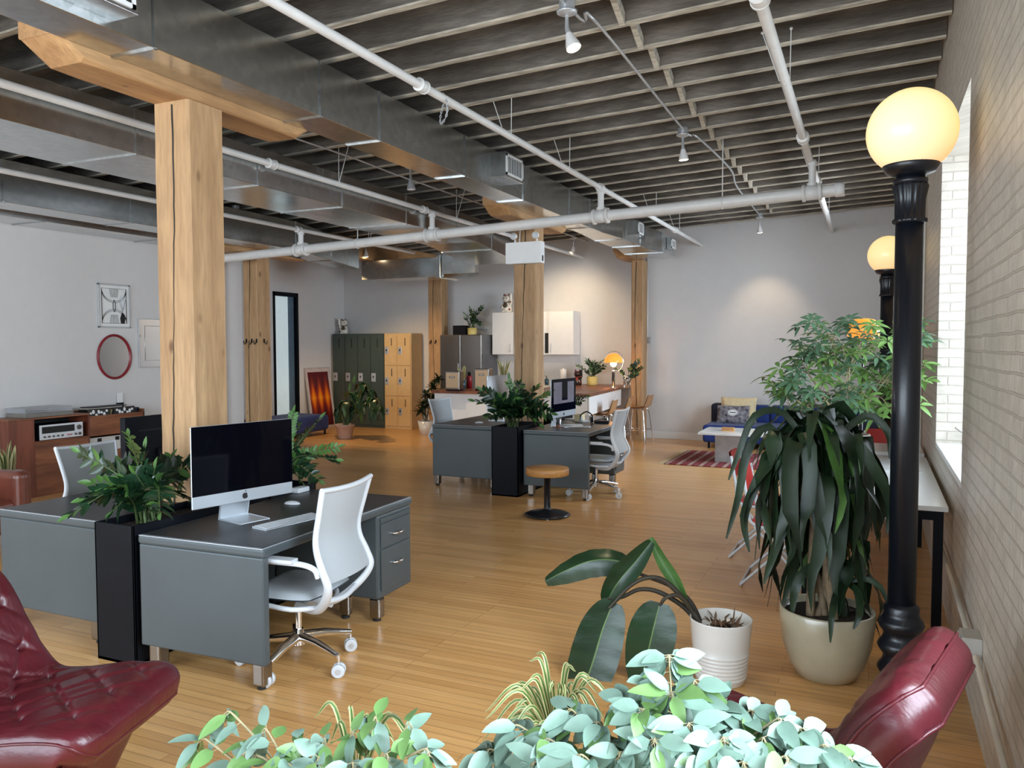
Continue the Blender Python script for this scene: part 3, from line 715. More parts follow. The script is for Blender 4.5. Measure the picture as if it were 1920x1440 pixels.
MB().box((-.04, -.07, -.07), (.04, .07, .07)).build('box_body', 'outlet', bx, bev=.004)
MB().box((-.048, -.06, -.06), (-.04, .06, .06)).build('cover_plate', 'silver', bx, bev=.002)
for zz in (-.03, .03): MB().box((-.051, -.02, zz-.014), (-.0475, .02, zz+.014)).build('socket', 'slot', bx)
# ---------------------------------------------------------------- steel desks
def rbox(mb, a, b, **k): return mb.box(a, b, **k)
def desk(loc, rz, lab, w_, d_, h, mirror=False):
    # local: x = depth (user side at +x), y = width; near end panel at y=0
    t = thing('steel_desk', lab, 'desk', loc, rz, 'grey steel desks'); s = -1 if mirror else 1
    def B(a, b_):
        (xa, ya_, za), (xb, yb_, zb) = a, b_; xs = sorted((s*xa, s*xb)); return (xs[0], ya_, za), (xs[1], yb_, zb)
    def bx_(nm, mt, a, b_, par=t, bev=.004): return MB().box(*B(a, b_)).build(nm, mt, par, bev=bev)
    body = MB(); body.box(*B((-d_, 0, .13), (-.0, .05, h-.05))); body.box(*B((-d_, .0, .13), (-d_+.02, w_, h-.05)))
    body.build('end_panel', 'desk', t, bev=.012, seg=3)
    bx_('desk_edge', 'desk', (-d_-.004, -.004, h-.052), (.006, w_+.004, h-.004), bev=.014)
    bx_('desktop', 'desktop', (-d_+.012, .012, h-.02), (-.012, w_-.012, h), bev=.003)
    bx_('metal_trim', 'alu', (-d_, 0, h-.008), (.0, w_, h-.0035), bev=.002)
    pw = .42
    bx_('pedestal', 'desk', (-d_+.03, w_-pw, .15), (-.004, w_, h-.052), bev=.014)
    bx_('modesty_panel', 'desk', (-d_+.05, .05, .3), (-d_+.07, w_-pw, h-.05))
    zt = h-.075
    def drawer(z0, z1, handle=True):
        dr = bx_('drawer', 'desk', (-.003, w_-pw+.03, z0), (.006, w_-.03, z1), bev=.003)
        if handle:
            m_ = MB(); yc = w_-pw/2; zc_ = (z0+z1)/2+.03 if z1-z0 > .2 else (z0+z1)/2
            pts = interp([(s*.004, yc-.055, zc_), (s*.03, yc-.045, zc_-.002), (s*.036, yc, zc_-.004), (s*.03, yc+.045, zc_-.002), (s*.004, yc+.055, zc_)], 5)
            m_.tube(pts, .008, 8, flat=.6); m_.build('drawer_handle', 'chrome', dr)
    drawer(zt-.028, zt, False); drawer(zt-.19, zt-.036); drawer(.20, zt-.20)
    for (x, y, wd) in ((-.085, .004, .075), (-.085, w_-pw+.02, .07), (-d_+.05, .004, .075), (-d_+.05, w_-.1, .07), (-.30, w_-pw-.0, .05)):
        m_ = MB(); m_.box(*B((x, y, .02), (x+.075, y+wd, .15)))
        lg = m_.build('leg', 'steel', t, bev=.012, seg=3)
        MB().tube([(s*(x+.037), y+wd/2, .001), (s*(x+.037), y+wd/2, .02)], .026, 14).build('foot', 'rubber', lg)
    return t
dA = desk((-2.775, 3.09, 0), math.radians(2.0), 'grey steel desk with white-chinned black screen and keyboard, nearest the camera', 1.50, .83, .737)
dB = desk((-4.98, 3.20, 0), 0, 'grey steel desk left of the near black planter, under the black monitor back', 1.50, .92, .737, mirror=True)
dC = desk((-2.90, 8.47, 0), 0, 'grey steel desk behind the wooden stool, carrying glass, papers and headphones', 1.42, .80, .775)
dD = desk((-5.02, 8.66, 0), 0, 'grey steel desk left of the far black planter, with a lone computer mouse', 1.42, .92, .775, mirror=True)

# planters
def planter(x0_, x1_, y0_, y1_, h, lab):
    t = thing('planter', lab, 'planter', ((x0_+x1_)/2, (y0_+y1_)/2, 0)); a, b_ = (x1_-x0_)/2, (y1_-y0_)/2
    m_ = MB(); th = .014
    m_.box((-a, -b_, 0), (a, -b_+th, h)); m_.box((-a, b_-th, 0), (a, b_, h)); m_.box((-a, -b_, 0), (-a+th, b_, h)); m_.box((a-th, -b_, 0), (a, b_, h)); m_.box((-a, -b_, 0), (a, b_, .02))
    m_.build('planter_body', 'black', t, bev=.003)
    MB().box((-a+th, -b_+th, h-.09), (a-th, b_-th, h-.045)).build('soil', 'soil', t)
    return t
planter(-3.945, -3.645, 3.06, 3.72, .775, 'tall black rectangular planter between the two nearest desks')
planter(-4.06, -3.72, 8.37, 9.1, .81, 'tall black rectangular planter between the two far desks, left of the stool')

# ---------------------------------------------------------------- office chairs
def office_chair(loc, rz, lab, arms=True, back_mat='mesh_grey'):
    t = thing('office_chair', lab, 'chair', loc, rz, 'white mesh office chairs')
    # faces local +x
    W2 = .23
    # star base
    hub = MB(); hub.tube([(0, 0, .115), (0, 0, .16), (0, 0, .20)], [.038, .034, .026], 16); hub.tube([(0, 0, .2), (0, 0, .40)], .018, 14); hub.build('gas_column', 'chrome', t)
    for k in range(5):
        a = 2*PI*k/5+.35; d = Vector((math.cos(a), math.sin(a), 0))
        l = MB(); l.tube([d*.02+Vector((0, 0, .155)), d*.15+Vector((0, 0, .145)), d*.31+Vector((0, 0, .11))], [.03, .024, .017], 10, flat=.85); l.tube([d*.31+Vector((0, 0, .118)), d*.31+Vector((0, 0, .06))], .008, 8)
        lo = l.build('base_leg', 'chrome', t)
        wm = MB(); pr_ = Vector((-d.y, d.x, 0)); rot = pr_*math.cos(.5+k)+d*math.sin(.5+k); c = d*.31+Vector((0, 0, .0365))
        for sg in (-1, 1):
            cc = c+rot*(sg*.018)
            wm.tube([cc-rot*.012, cc-rot*.009, cc+rot*.009, cc+rot*.012], [.03, .036, .036, .03], 18)
        wm.tube([c-rot*.01, c+rot*.01], .018, 12); wm.tube([c+Vector((0, 0, 0)), c+Vector((0, 0, .04))], .009, 8)
        wo = wm.build('caster', 'white_pl', lo)
        MB().tube([c-rot*.0315, c+rot*.0315], .016, 12).build('caster_hub', 'silver', wo)
    # seat
    def seatf(u, v):
        x = -.20+.44*u; y = (v-.5)*.47; ex = abs(u-.5)*2; ey = abs(v-.5)*2
        k = (1-ex**5)**.5*(1-ey**5)**.5 if ex < 1 and ey < 1 else 0
        return (x, y*(1-.12*ex**4), .425+.035*k-.02*max(0, (u-.75)*4)**2+.012*ey**2)
    m_ = MB(); m_.grid(seatf, 17, 17); m_.grid(lambda u, v: (seatf(u, v)[0], seatf(u, v)[1], .418-.02*(1-abs(2*u-1)**4)*(1-abs(2*v-1)**4)-.02*max(0, (u-.75)*4)**2+.012*abs(2*v-1)**2), 17, 17)
    m_.build('seat', 'mesh_grey', t)
    m_ = MB(); m_.tube(interp([(.21, -.20, .405), (.05, -.215, .39), (-.12, -.19, .375), (-.2, -.0, .36), (-.12, .19, .375), (.05, .215, .39), (.21, .20, .405)], 5), .014, 8)
    m_.tube([(.18, 0, .392), (-.2, 0, .365)], [.03, .045], 10, flat=.5); m_.build('seat_pan', 'white_pl', t)
    # back frame side rails, merging under the seat
    def rail(sg):
        return interp([(-.02, sg*.03, .335), (-.17, sg*.09, .345), (-.275, sg*.17, .43), (-.325, sg*.225, .52), (-.30, sg*.232, .60), (-.262, sg*.222, .69), (-.255, sg*.222, .77), (-.28, sg*.232, .88), (-.315, sg*.25, 1.02)], 6)
    f = MB()
    for sg in (-1, 1):
        r = rail(sg); n_ = len(r); f.tube(r, [.030 - .014*min(1, i/(n_*.75)) for i in range(n_)], 10, flat=.75)
    top = interp([(-.315, -.255, 1.02), (-.332, -.13, 1.013), (-.338, 0, 1.01), (-.332, .13, 1.013), (-.315, .255, 1.02)], 5)
    f.tube(top, .014, 10); f.tube(interp([(-.27, -.17, .425), (-.285, 0, .405), (-.27, .17, .425)], 5), .016, 10)
    f.build('back_frame', 'white_pl', t)
    rl = rail(1); i0 = int(len(rl)*.40)
    def backf(u, v):
        q = rl[i0]+(rl[-1]-rl[i0])*0; idx = i0+(len(rl)-1-i0)*u; i = min(int(idx), len(rl)-2); p = rl[i]+(rl[i+1]-rl[i])*(idx-i)
        y = p.y*(2*v-1); bow = .028*(1-(2*v-1)**2)
        return (p.x+.010-bow, y*.97, p.z)
    m_ = MB(); m_.grid(backf, 24, 11); m_.grid(lambda u, v: (backf(u, v)[0]-.006, backf(u, v)[1], backf(u, v)[2]), 24, 11)
    m_.build('backrest', back_mat, t)
    if arms:
        for sg in (-1, 1):
            m_ = MB(); m_.tube(interp([(-.275, sg*.235, .57), (-.262, sg*.25, .615), (-.20, sg*.262, .638), (-.08, sg*.27, .643), (.06, sg*.268, .641)], 6), .016, 8, flat=.8)
            m_.box((-.16, sg*.27-.035, .645), (.08, sg*.27+.035, .665)); m_.build('armrest', 'white_pl', t, bev=.006)
    return t
ocA = office_chair((-2.86, 3.46, 0), math.radians(186), 'white mesh office chair pulled up to the nearest desk, seen from behind')
office_chair((-5.02, 4.10, 0), math.radians(2), 'office chair whose grey back shows left of the black monitor', back_mat='mesh_dark')
office_chair((-2.93, 8.83, 0), math.radians(180), 'white mesh office chair at the far desk beside the wooden stool')
office_chair((-5.12, 9.55, 0), math.radians(-4), 'office chair with plain grey back left of the far desks')

# ---------------------------------------------------------------- computers
def imac(loc, rz, lab, w_=.65, h=.45, leg=.10, screen='screen', logo=True, stand_z=0):
    # screen faces local +x ; origin at desk surface
    t = thing('desktop_computer', lab, 'computer', loc, rz, 'all-in-one computers'); hw_ = w_/2; z0 = leg; ch = h*.155
    m_ = MB(); m_.box((-.006, -hw_, z0), (.004, hw_, z0+h)); m_.build('casing', 'alu', t, bev=.008, seg=3)
    def bk(u, v):
        y = (2*u-1)*(hw_-.01); z = z0+.01+(h-.02)*v; return (-.006-.035*(1-(2*u-1)**2)*(1-(2*v-1)**4), y, z)
    MB().grid(bk, 14, 10).build('back_shell', 'alu', t)
    MB().box((.0035, -hw_+.002, z0+ch), (.0065, hw_-.002, z0+h-.002)).build('display', screen, t, bev=.001)
    ap = MB()
    def disc(cy, cz, ry, rz_, n=16): return [(.0045, cy+ry*math.cos(2*PI*k/n), cz+rz_*math.sin(2*PI*k/n)) for k in range(n)]
    if logo:
        cz = z0+ch*.5; rr = ch*.27
        out = []
        for k in range(28):
            a = 2*PI*k/28; r_ = rr*(1+.06*math.cos(2*a)) - (rr*.18 if abs(a-PI/2) < .2 else 0) - (rr*.12 if abs(a-3*PI/2) < .2 else 0)
            y, z = r_*math.cos(a)*.92, r_*math.sin(a)
            dd = math.hypot(y-rr*1.15, z-rr*.15)
            if dd < rr*.5: y = rr*1.15-rr*.5*abs((rr*1.15-y)/max(dd, 1e-6)) if y > 0 else y
            out.append((.0048, y, cz-.1*rr+z))
        ap.add(out, [tuple(range(28))]); ap.add([(.0048, .0, cz+rr*1.0), (.0048, rr*.35, cz+rr*1.15), (.0048, rr*.4, cz+rr*1.6), (.0048, rr*.05, cz+rr*1.4)], [(0, 1, 2, 3)])
        ap.build('chin_logo', 'slot', t)
    m_ = MB(); pts = [(-.03, z0+h*.45), (-.05, z0+h*.3), (-.085, z0+.02), (-.115, .008), (.10, .006), (.10, 0), (-.125, 0), (-.095, z0+.03), (-.06, z0+h*.3), (-.036, z0+h*.45)]
    m_.prism(pts, .19, 'y', -.095); m_.build('stand', 'alu', t, bev=.003)
    return t
hA = .737
cA = imac((-3.33, 3.57, hA), math.radians(-13), 'computer with black screen and silver chin on the nearest desk', w_=.67, h=.46, leg=.11)
MT['screen_grey'] = M('lit_window_reflection_screen', lin(108, 104, 116), .2, var=.25, vs=3, emit=.12, ecol=lin(120, 116, 128))  # grey screen image with a reflection painted into its colour
cC = imac((-3.40, 9.00, .775), math.radians(-4), 'computer with greyish screen on the far desk above the papers', w_=.70, h=.46, leg=.12)
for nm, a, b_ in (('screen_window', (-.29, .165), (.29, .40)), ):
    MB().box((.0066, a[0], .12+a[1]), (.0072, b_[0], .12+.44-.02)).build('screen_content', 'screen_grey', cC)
MB().box((.0073, -.06, .32), (.0078, .10, .54)).build('dark_panel', 'screen', cC)
cD = imac((-4.46, 9.42, .775), math.radians(180), 'computer seen from its plain silver back, behind the far planter', w_=.70, h=.46, leg=.13, logo=False)
# black monitor on the left desk
t = thing('monitor', 'black monitor seen from behind on the desk left of the broad post', 'monitor', (-4.62, 4.12, .737), math.radians(180))
MB().box((-.03, -.31, .08), (.02, .31, .53)).build('monitor_casing', 'black', t, bev=.008, seg=3)
MB().box((.02, -.30, .09), (.024, .30, .52)).build('display', 'screen', t)
MB().box((-.0335, -.25, .43), (-.03, .2, .437)).build('vent_slot', 'slot', t)
MB().box((-.06, -.05, .02), (-.03, .05, .3)).build('stand', 'black', t, bev=.004)
MB().box((-.12, -.12, .0), (.08, .12, .012)).build('foot', 'silver', t, bev=.004)

def keyboard(loc, rz, lab):
    t = thing('keyboard', lab, 'keyboard', loc, rz)
    m_ = MB(); m_.prism([(-.058, 0), (.058, 0), (.058, .004), (-.058, .012)], .43, 'y', -.215); m_.build('keyboard_base', 'alu', t, bev=.002)
    k_ = MB()
    for i in range(5):
        for j in range(14):
            if i == 4 and 3 < j < 9: continue
            x = .045-.0205*(4-i)-.008; y = -.203+j*.0292; z = .0045+.008*(.058-x)/.116
            k_.box((x-.0085, y, z), (x+.0085, y+.026, z+.0035))
    k_.box((.045-.0085-.008, -.203+4*.0292, .0055), (.045+.0005, -.203+9*.0292-.003, .0095)); k_.build('keys', 'white_pl', t)
    return t
keyboard((-3.045+.0, 3.62, hA), math.radians(-9), 'small white keyboard in front of the nearest black screen')
def mouse(loc, rz, lab, mat='white_pl'):
    m_ = MB(); m_.grid(lambda u, v: (.055*math.cos(2*PI*u)*math.cos(v*PI/2), .03*math.sin(2*PI*u)*math.cos(v*PI/2), .002+.02*math.sin(v*PI/2)), 20, 7, closeu=True)
    m_.grid(lambda u, v: (.055*math.cos(2*PI*u)*v, .03*math.sin(2*PI*u)*v, .001), 20, 3, closeu=True)
    o = m_.build('computer_mouse', mat); o.location = loc; o.rotation_euler = (0, 0, rz); return tag(o, lab, 'mouse')
p = atz(548, 945, .738); mouse((p.x, p.y, hA), .2, 'white computer mouse beside the white keyboard, half behind the chair')
p = atz(898, 793, .776); mouse((p.x, p.y, .775), .3, 'white mouse lying alone on the far left desk')
p = atz(1099, 801, .776); mouse((p.x, p.y, .775), .3, 'small dark mouse on the far desk near its front corner', 'silver')
t = thing('power_adapter', 'small white boxy adapter with cable on the nearest desk, right of screen', 'adapter')
p = atz(562, 922, .738); t.location = (p.x, p.y, hA)
MB().box((-.04, -.06, 0), (.04, .06, .035)).build('adapter_body', 'white_pl', t, bev=.008, seg=3)
MB().tube(interp([(0, -.06, .02), (-.05, -.12, .01), (-.12, -.2, .008), (-.2, -.22, .02)], 5), .004, 6).build('cable', 'white_pl', t)
# objects on the far desk
zD = .775
def put(px, py, z): p = atz(px, py, z); return (p.x, p.y, z)
t = thing('drinking_glass', 'clear drinking glass on brown coaster in front of the greyish screen', 'glass', put(1047, 800, zD+.006))
MB().lathe([(.0001, .004), (.028, .004), (.036, .11), (.038, .11), (.030, 0), (.0001, 0)], n=24).build('glass_body', 'glass', t)
o = MB().lathe([(.0001, 0), (.075, 0), (.075, .006), (.0001, .006)], n=28).build('coaster', 'walnut'); o.location = put(1047, 801, zD); tag(o, 'round brown coaster under the drinking glass', 'coaster')
o = MB().box((-.12, -.17, 0), (.12, .17, .004)).build('paper_sheets', 'white'); o.location = put(1075, 798, zD); o.rotation_euler = (0, 0, .5); tag(o, 'loose white paper sheets on the far desk', 'paper')
t = thing('keyboard', 'long white keyboard lying behind the paper on the far desk', 'keyboard', put(1082, 789, zD), .9)
MB().box((-.06, -.22, 0), (.06, .22, .014)).build('keyboard_base', 'white_pl', t, bev=.004); MB().box((-.045, -.2, .014), (.045, .2, .018)).build('keys', 'alu', t, bev=.003)
t = thing('headphones', 'black and white headphones resting on the far desk', 'headphones', (-3.3, 9.55, zD), .6)
MB().tube(interp([(-.08, 0, .04), (-.07, 0, .10), (0, 0, .14), (.07, 0, .10), (.08, 0, .04)], 6), .008, 8).build('headband', 'black', t)
for sg in (-1, 1): MB().tube([(sg*.08, 0, .04), (sg*.055, 0, .04)], .036, 16).build('ear_cup', 'white_pl' if sg < 0 else 'black', t)
t = thing('desk_phone', 'dark low gadget with cables on the far desk, beside the chair back', 'gadget', (-3.12, 9.62, zD), .2)
MB().box((-.09, -.07, 0), (.09, .07, .03)).build('gadget_body', 'black', t, bev=.01, seg=3); MB().tube(interp([(0, .07, .02), (.05, .12, .04), (-.04, .16, .03), (-.1, .1, .02), (-.09, .02, .03)], 5), .005, 6).build('cable', 'rubber', t)
o = MB().box((-.05, -.07, 0), (.05, .07, .09)).build('tissue_box', 'cream', bev=.006); o.location = (-3.45, 9.72, zD); tag(o, 'small pale carton on the far desk behind the headphones', 'box')

# ---------------------------------------------------------------- wooden stool
t = thing('wooden_stool', 'round butcher-block stool on a black pedestal, alone on the open floor', 'stool', (-3.04, 7.58, 0))
MB().lathe([(.0001, .425), (.215, .425), (.222, .432), (.222, .492), (.215, .5), (.0001, .5)], n=48).build('seat', 'stool_wood', t)
MB().lathe([(.0001, 0.012), (.232, .012), (.236, .02), (.20, .035), (.06, .058), (.04, .07), (.034, .09), (.034, .405), (.12, .415), (.12, .425), (.0001, .425)], n=48).build('pedestal', 'black_iron', t)
for k in range(4):
    a = k*PI/2+.4; MB().tube([(.2*math.cos(a), .2*math.sin(a), .0), (.2*math.cos(a), .2*math.sin(a), .014)], .014, 10).build('foot', 'silver', t)

# ---------------------------------------------------------------- lamp posts
def lamp_post(x, y, zg, rg, rp, lab, light):
    t = thing('globe_lamp_post', lab, 'lamp', (x, y, 0)); s = rp/.066
    zb = zg-rg*.86
    MB().lathe([(rp*1.0, 0), (rp*1.5, 0), (rp*1.5, .02), (rp*1.3, .035), (rp*1.25, .05)], n=28).build('base', 'black_iron', t)
    prof = [(rp*1.25, .05)]
    for k in range(3):
        z = .065+k*.115
        prof += [(rp*1.28, z), (rp*1.5, z+.018), (rp*1.68, z+.042), (rp*1.55, z+.062), (rp*1.35, z+.078), (rp*1.25, z+.098)]
    prof += [(rp*1.3, .425), (rp*1.15, .435), (rp*1.0, .445)]
    MB().lathe(prof, n=32).build('turned_rings', 'black_iron', t)
    MB().lathe([(rp, .445), (rp*.98, zb-.26)], n=28, flute=0).build('pole', 'black_iron', t)
    c = MB(); c.lathe([(rp*1.05, zb-.27), (rp*1.15, zb-.265), (rp*1.15, zb-.25), (rp*1.0, zb-.245), (rp*1.02, zb-.15), (rp*1.2, zb-.09), (rp*1.1, zb-.075)], n=64, flute=.05, fn=16)
    c.lathe([(rp*1.2, zb-.078), (rp*1.2, zb-.055), (rp*1.0, zb-.05), (rp*1.0, zb-.035)], n=32)
    c.build('capital', 'black_iron', t)
    f = MB(); f.lathe([(rp*1.0, zb-.04), (rp*1.7, zb-.02), (rp*2.0, zb+.012), (rp*1.9, zb+.02), (rp*1.6, zb+.01), (rp*.5, zb)], n=36); f.build('globe_holder', 'black_iron', t)
    g = MB(); n_ = 26; a0 = math.acos(.86)
    prof = [(rg*math.sin(a0+(PI-a0)*i/n_), -rg*math.cos(a0+(PI-a0)*i/n_)) for i in range(n_+1)]; prof[-1] = (1e-5, rg)
    g.lathe(prof, n=48); go = g.build('glass_globe', 'globe', t); go.location = (0, 0, zg)
    l = bpy.data.lights.new('globe_light', 'POINT'); l.energy = light; l.color = (1, .70, .36); l.shadow_soft_size = rg+.006
    lo = bpy.data.objects.new('globe_light', l); C.objects.link(lo); lo.location = (0, 0, zg); lo.parent = t
    go.visible_shadow = True
    return t, lo
L1, l1 = lamp_post(.146, 4.46, 2.80, .208, .066, 'tall black lamp post with a glowing globe, in front of the window', 34)
L2, l2 = lamp_post(.11, 9.6, 2.72, .205, .066, 'second black globe lamp post, farther back behind the leafy plant', 18)

t = thing('floor_lamp', 'floor lamp with an amber drum shade behind the bright leafy plant', 'lamp', (-.13, 10.45, 0))
MB().lathe([(.0001, 0), (.15, 0), (.15, .02), (.02, .03), (.012, .05), (.012, 1.80), (.0001, 1.80)], n=24).build('pole', 'black_iron', t)
MB().lathe([(.10, 1.81), (.17, 1.85), (.20, 1.92), (.19, 1.99), (.12, 2.05), (.05, 2.065)], n=36, flute=.012, fn=18).build('shade', 'lamp_amber', t)
# ---------------------------------------------------------------- lockers
LY = 14.30
def lock(mb_parent, x, z, y, small=False):
    a = (.045, .075) if small else (.055, .09)
    o = MB().box((x-a[0]/1, y-.012, z-a[1]), (x+a[0], y, z+a[1])).build('lock_plate', 'silver', mb_parent, bev=.004)
    m_ = MB(); m_.box((x-.014, y-.016, z-.012), (x+.014, y-.012, z+.03)); m_.build('latch', 'slot', o)
t = thing('locker_bank', 'bank of four tall dark green steel lockers against the far wall', 'lockers', (-10.78, LY, 0))
Wg = 1.32; n = 4; HH = 2.01
MB().box((0, .01, 0), (Wg, .45, HH)).build('locker_body', 'loc_green', t, bev=.004)
for k in range(n):
    x = k*Wg/n; wd = Wg/n
    d_ = MB().box((x+.014, -.008, .06), (x+wd-.014, .012, HH-.035)).build('locker_door', 'loc_green', t, bev=.003)
    MB().box((x+wd*.5, -.0105, HH-.30), (x+wd*.5+.022, -.0075, HH-.10)).build('vent_slot', 'slot', d_); MB().box((x+wd*.5, -.0105, .16), (x+wd*.5+.022, -.0075, .36)).build('vent_slot', 'slot', d_)
    lock(d_, x+.075, 1.08, -.008)
t = thing('locker_bank', 'bank of six small beige steel lockers in two columns, right of the green lockers', 'lockers', (-10.78+Wg+.01, LY, 0))
Wb = .66
MB().box((0, .01, 0), (Wb, .45, HH)).build('locker_body', 'loc_beige', t, bev=.004)
for k in range(2):
    for j in range(3):
        x = k*Wb/2; wd = Wb/2; z0 = .06+j*.64; z1 = z0+.63
        d_ = MB().box((x+.018, -.008, z0), (x+wd-.018, .012, z1)).build('locker_door', 'loc_beige', t, bev=.003)
        MB().box((x+wd*.55, -.0105, z1-.22), (x+wd*.55+.018, -.0075, z1-.06)).build('vent_slot', 'slot', d_)
        lock(d_, x+.068, z1-.32, -.008, True)

# ---------------------------------------------------------------- beckoning cats
def cat(loc, rz, s, lab, body, patch, bib, raised=1):
    t = thing('beckoning_cat_figurine', lab, 'figurine', loc, rz)
    def S(p): return Vector(p)*s
    m_ = MB()
    m_.lathe([(.0001, 0), (.085*s, 0), (.10*s, .03*s), (.098*s, .10*s), (.075*s, .18*s), (.055*s, .215*s), (.0001, .22*s)], n=24, sy=.8)
    m_.ball(S((0, -.005, .265)), .082*s, 20, 12, sc_=(1.08, .9, .86))
    for sx in (-1, 1):
        m_.lathe([(.030*s, 0), (.018*s, .035*s), (.0005, .062*s)], S((sx*.052, 0, .318)), 12, sy=.55)
        m_.ball(S((sx*.05, -.06, .02)), .03*s, 12, 8, sc_=(1, 1.2, .7))
    m_.tube([S((raised*.075, -.01, .14)), S((raised*.105, -.02, .21)), S((raised*.105, -.025, .33))], [.026*s, .027*s, .024*s], 12); m_.ball(S((raised*.105, -.03, .345)), .029*s, 12, 8)
    m_.tube([S((-raised*.07, -.02, .16)), S((-raised*.085, -.06, .11)), S((-raised*.045, -.085, .10))], [.024*s, .023*s, .02*s], 12)
    m_.build('cat_body', body, t)
    m_ = MB()
    for sx in (-1, 1):
        m_.lathe([(.02*s, .006*s), (.011*s, .032*s), (.0005, .05*s)], S((sx*.052, -.012, .318)), 10, sy=.45)
        m_.ball(S((sx*.034, -.073, .27)), .012*s, 10, 6, sc_=(1.25, .5, .9))
    m_.ball(S((0, -.05, .328)), .02*s, 10, 6, sc_=(1.2, .8, .6))
    m_.ball(S((raised*.11, -.045, .20)), .018*s, 10, 6, sc_=(.8, .6, 1)); m_.ball(S((raised*.088, -.05, .06)), .022*s, 10, 6, sc_=(.8, .9, 1))
    m_.build('markings', patch, t)
    m_ = MB(); m_.tube(interp([S((-.062, 0, .205)), S((-.03, -.055, .19)), S((.03, -.055, .19)), S((.062, 0, .205)), S((0, .045, .21)), S((-.062, 0, .205))], 5), .010*s, 8)
    m_.ball(S((0, -.058, .125)), .055*s, 14, 10, sc_=(.95, .45, 1.1)); m_.build('collar_bib', bib, t)
MT['cat_w'] = M('white_ceramic', lin(232, 226, 212), .25, var=.03, coat=.4)
MT['cat_p'] = M('dark_red_patch', lin(92, 22, 24), .3, var=.1)
MT['cat_bib'] = M('brown_green_bib', lin(84, 70, 52), .5, var=.7, vs=60)
MT['cat_b'] = M('black_lacquer', (.012, .010, .010), .16, coat=.5)
MT['cat_red'] = M('red_gold_trim', lin(150, 60, 44), .3, var=.5, vs=40)
cat((-10.62, LY+.2, HH), .35, .92, 'white beckoning cat figurine with raised left paw on the green lockers', 'cat_w', 'cat_p', 'cat_bib', -1)

# ---------------------------------------------------------------- kitchen
t = thing('refrigerator', 'stainless steel refrigerator with grey side, behind the counter', 'refrigerator', (0, 0, 0))
a = aty(826, 628, 14.05); b_ = aty(902, 628, 14.05); FX0, FX1, FZ = a.x, b_.x+.02, a.z
t.location = (FX0, 14.05, 0)
MB().box((0, .03, 0), (FX1-FX0, .70, FZ)).build('fridge_body', M('fridge_side_grey', lin(92, 95, 100), .5), t, bev=.006)
for k in (0, 1):
    w2 = (FX1-FX0)/2; MB().box((k*w2+.004, -.03, .03), ((k+1)*w2-.004, .028, FZ-.006)).build('fridge_door', 'steel', t, bev=.008)
MB().tube([(w2-.04, -.05, .8), (w2-.04, -.05, 1.4)], .01, 8).build('door_handle', 'steel', t)
o = MB().box((-.14, -.11, 0), (.14, .11, .19)).build('speaker_box', 'black', bev=.006); p = aty(863, 628, 14.3); o.location = (p.x, 14.35, FZ); tag(o, 'small black box standing on the refrigerator beside the potted plant', 'box')

def wall_cab(x0_, x1_, z0_, z1_, lab, hx, yb=YF-.004, dep=.36):
    t = thing('wall_cabinet', lab, 'cabinet', ((x0_+x1_)/2, yb, z0_)); w_ = (x1_-x0_)/2; h = z1_-z0_
    MB().box((-w_, -dep, 0), (w_, 0, h)).build('cabinet_body', 'white', t, bev=.003)
    d_ = MB().box((-w_+.004, -dep-.02, .004), (w_-.004, -dep-.001, h-.004)).build('cabinet_door', 'white', t, bev=.003)
    MB().tube([(hx*(w_-.06), -dep-.02, .05), (hx*(w_-.06), -dep-.05, .06), (hx*(w_-.06), -dep-.05, .20), (hx*(w_-.06), -dep-.02, .21)], .007, 8).build('cabinet_handle', 'alu', d_)
CY = YF-.36-.02
p0 = aty(923, 665, CY); p1 = aty(1022, 583, CY); q0 = aty(1028, 665, CY); q1 = aty(1075, 583, CY)
cz0, cz1 = q0.z, q1.z
wall_cab(p0.x, p0.x+.46, cz0, cz1, 'white wall cabinet left of the timber post, under the cat figurine', 1)
wall_cab(p0.x+.47, q0.x-.09, cz0, cz1, 'white wall cabinet hidden mostly behind the timber post', 1)
wall_cab(q0.x, q1.x, cz0, cz1, 'white wall cabinet right of the timber post above the paper roll', -1)
t = thing('open_shelf', 'narrow dark open shelf with bottles between the white wall cabinets', 'shelf', (q0.x-.045, YF-.01, cz0))
MB().box((-.043, -.34, 0), (.043, -.005, cz1-cz0)).build('shelf_body', 'white', t); MB().box((-.036, -.345, .03), (.036, -.34, .42)).build('shelf_opening', 'slot', t)
cat((p0.x+.24, YF-.2, cz1), -.1, 1.05, 'white beckoning cat figurine with red ears on the wall cabinet', 'cat_w', 'cat_red', 'cat_bib', 1)

# counter: front run along X, right run toward the far wall
CZ = 1.0; CT = .05
t = thing('kitchen_counter', 'white kitchen island with dark wooden worktop reaching the far wall', 'counter', (-5.4, 12.2, 0))
def wb(nm, mt, a, b_, bev=.003): return MB().box((a[0]+5.4, a[1]-12.2, a[2]), (b_[0]+5.4, b_[1]-12.2, b_[2])).build(nm, mt, t, bev=bev)
m_ = MB(); poly = [(-6.85, 11.78), (-4.02, 11.78), (-4.22, 14.28), (-4.25, YF-.01), (-5.55, YF-.01), (-5.25, 12.6), (-6.85, 12.6)]
m_.prism([(x+5.4, y-12.2) for x, y in poly], CT, 'z', CZ-CT); m_.build('worktop', 'butcher', t, bev=.004)
wb('counter_body', 'white', (-6.83, 11.86, .0), (-4.75, 12.55, CZ-CT))
wb('counter_body', 'white', (-5.2, 12.55, .0), (-4.75, YF-.02, CZ-CT))
m_ = MB(); m_.prism([(-4.06+5.4, 11.80-12.2), (-4.03+5.4, 11.80-12.2), (-4.235+5.4, 14.2-12.2), (-4.265+5.4, 14.2-12.2)], .29, 'z', CZ-CT-.29); m_.build('fascia_panel', 'white', t, bev=.002)
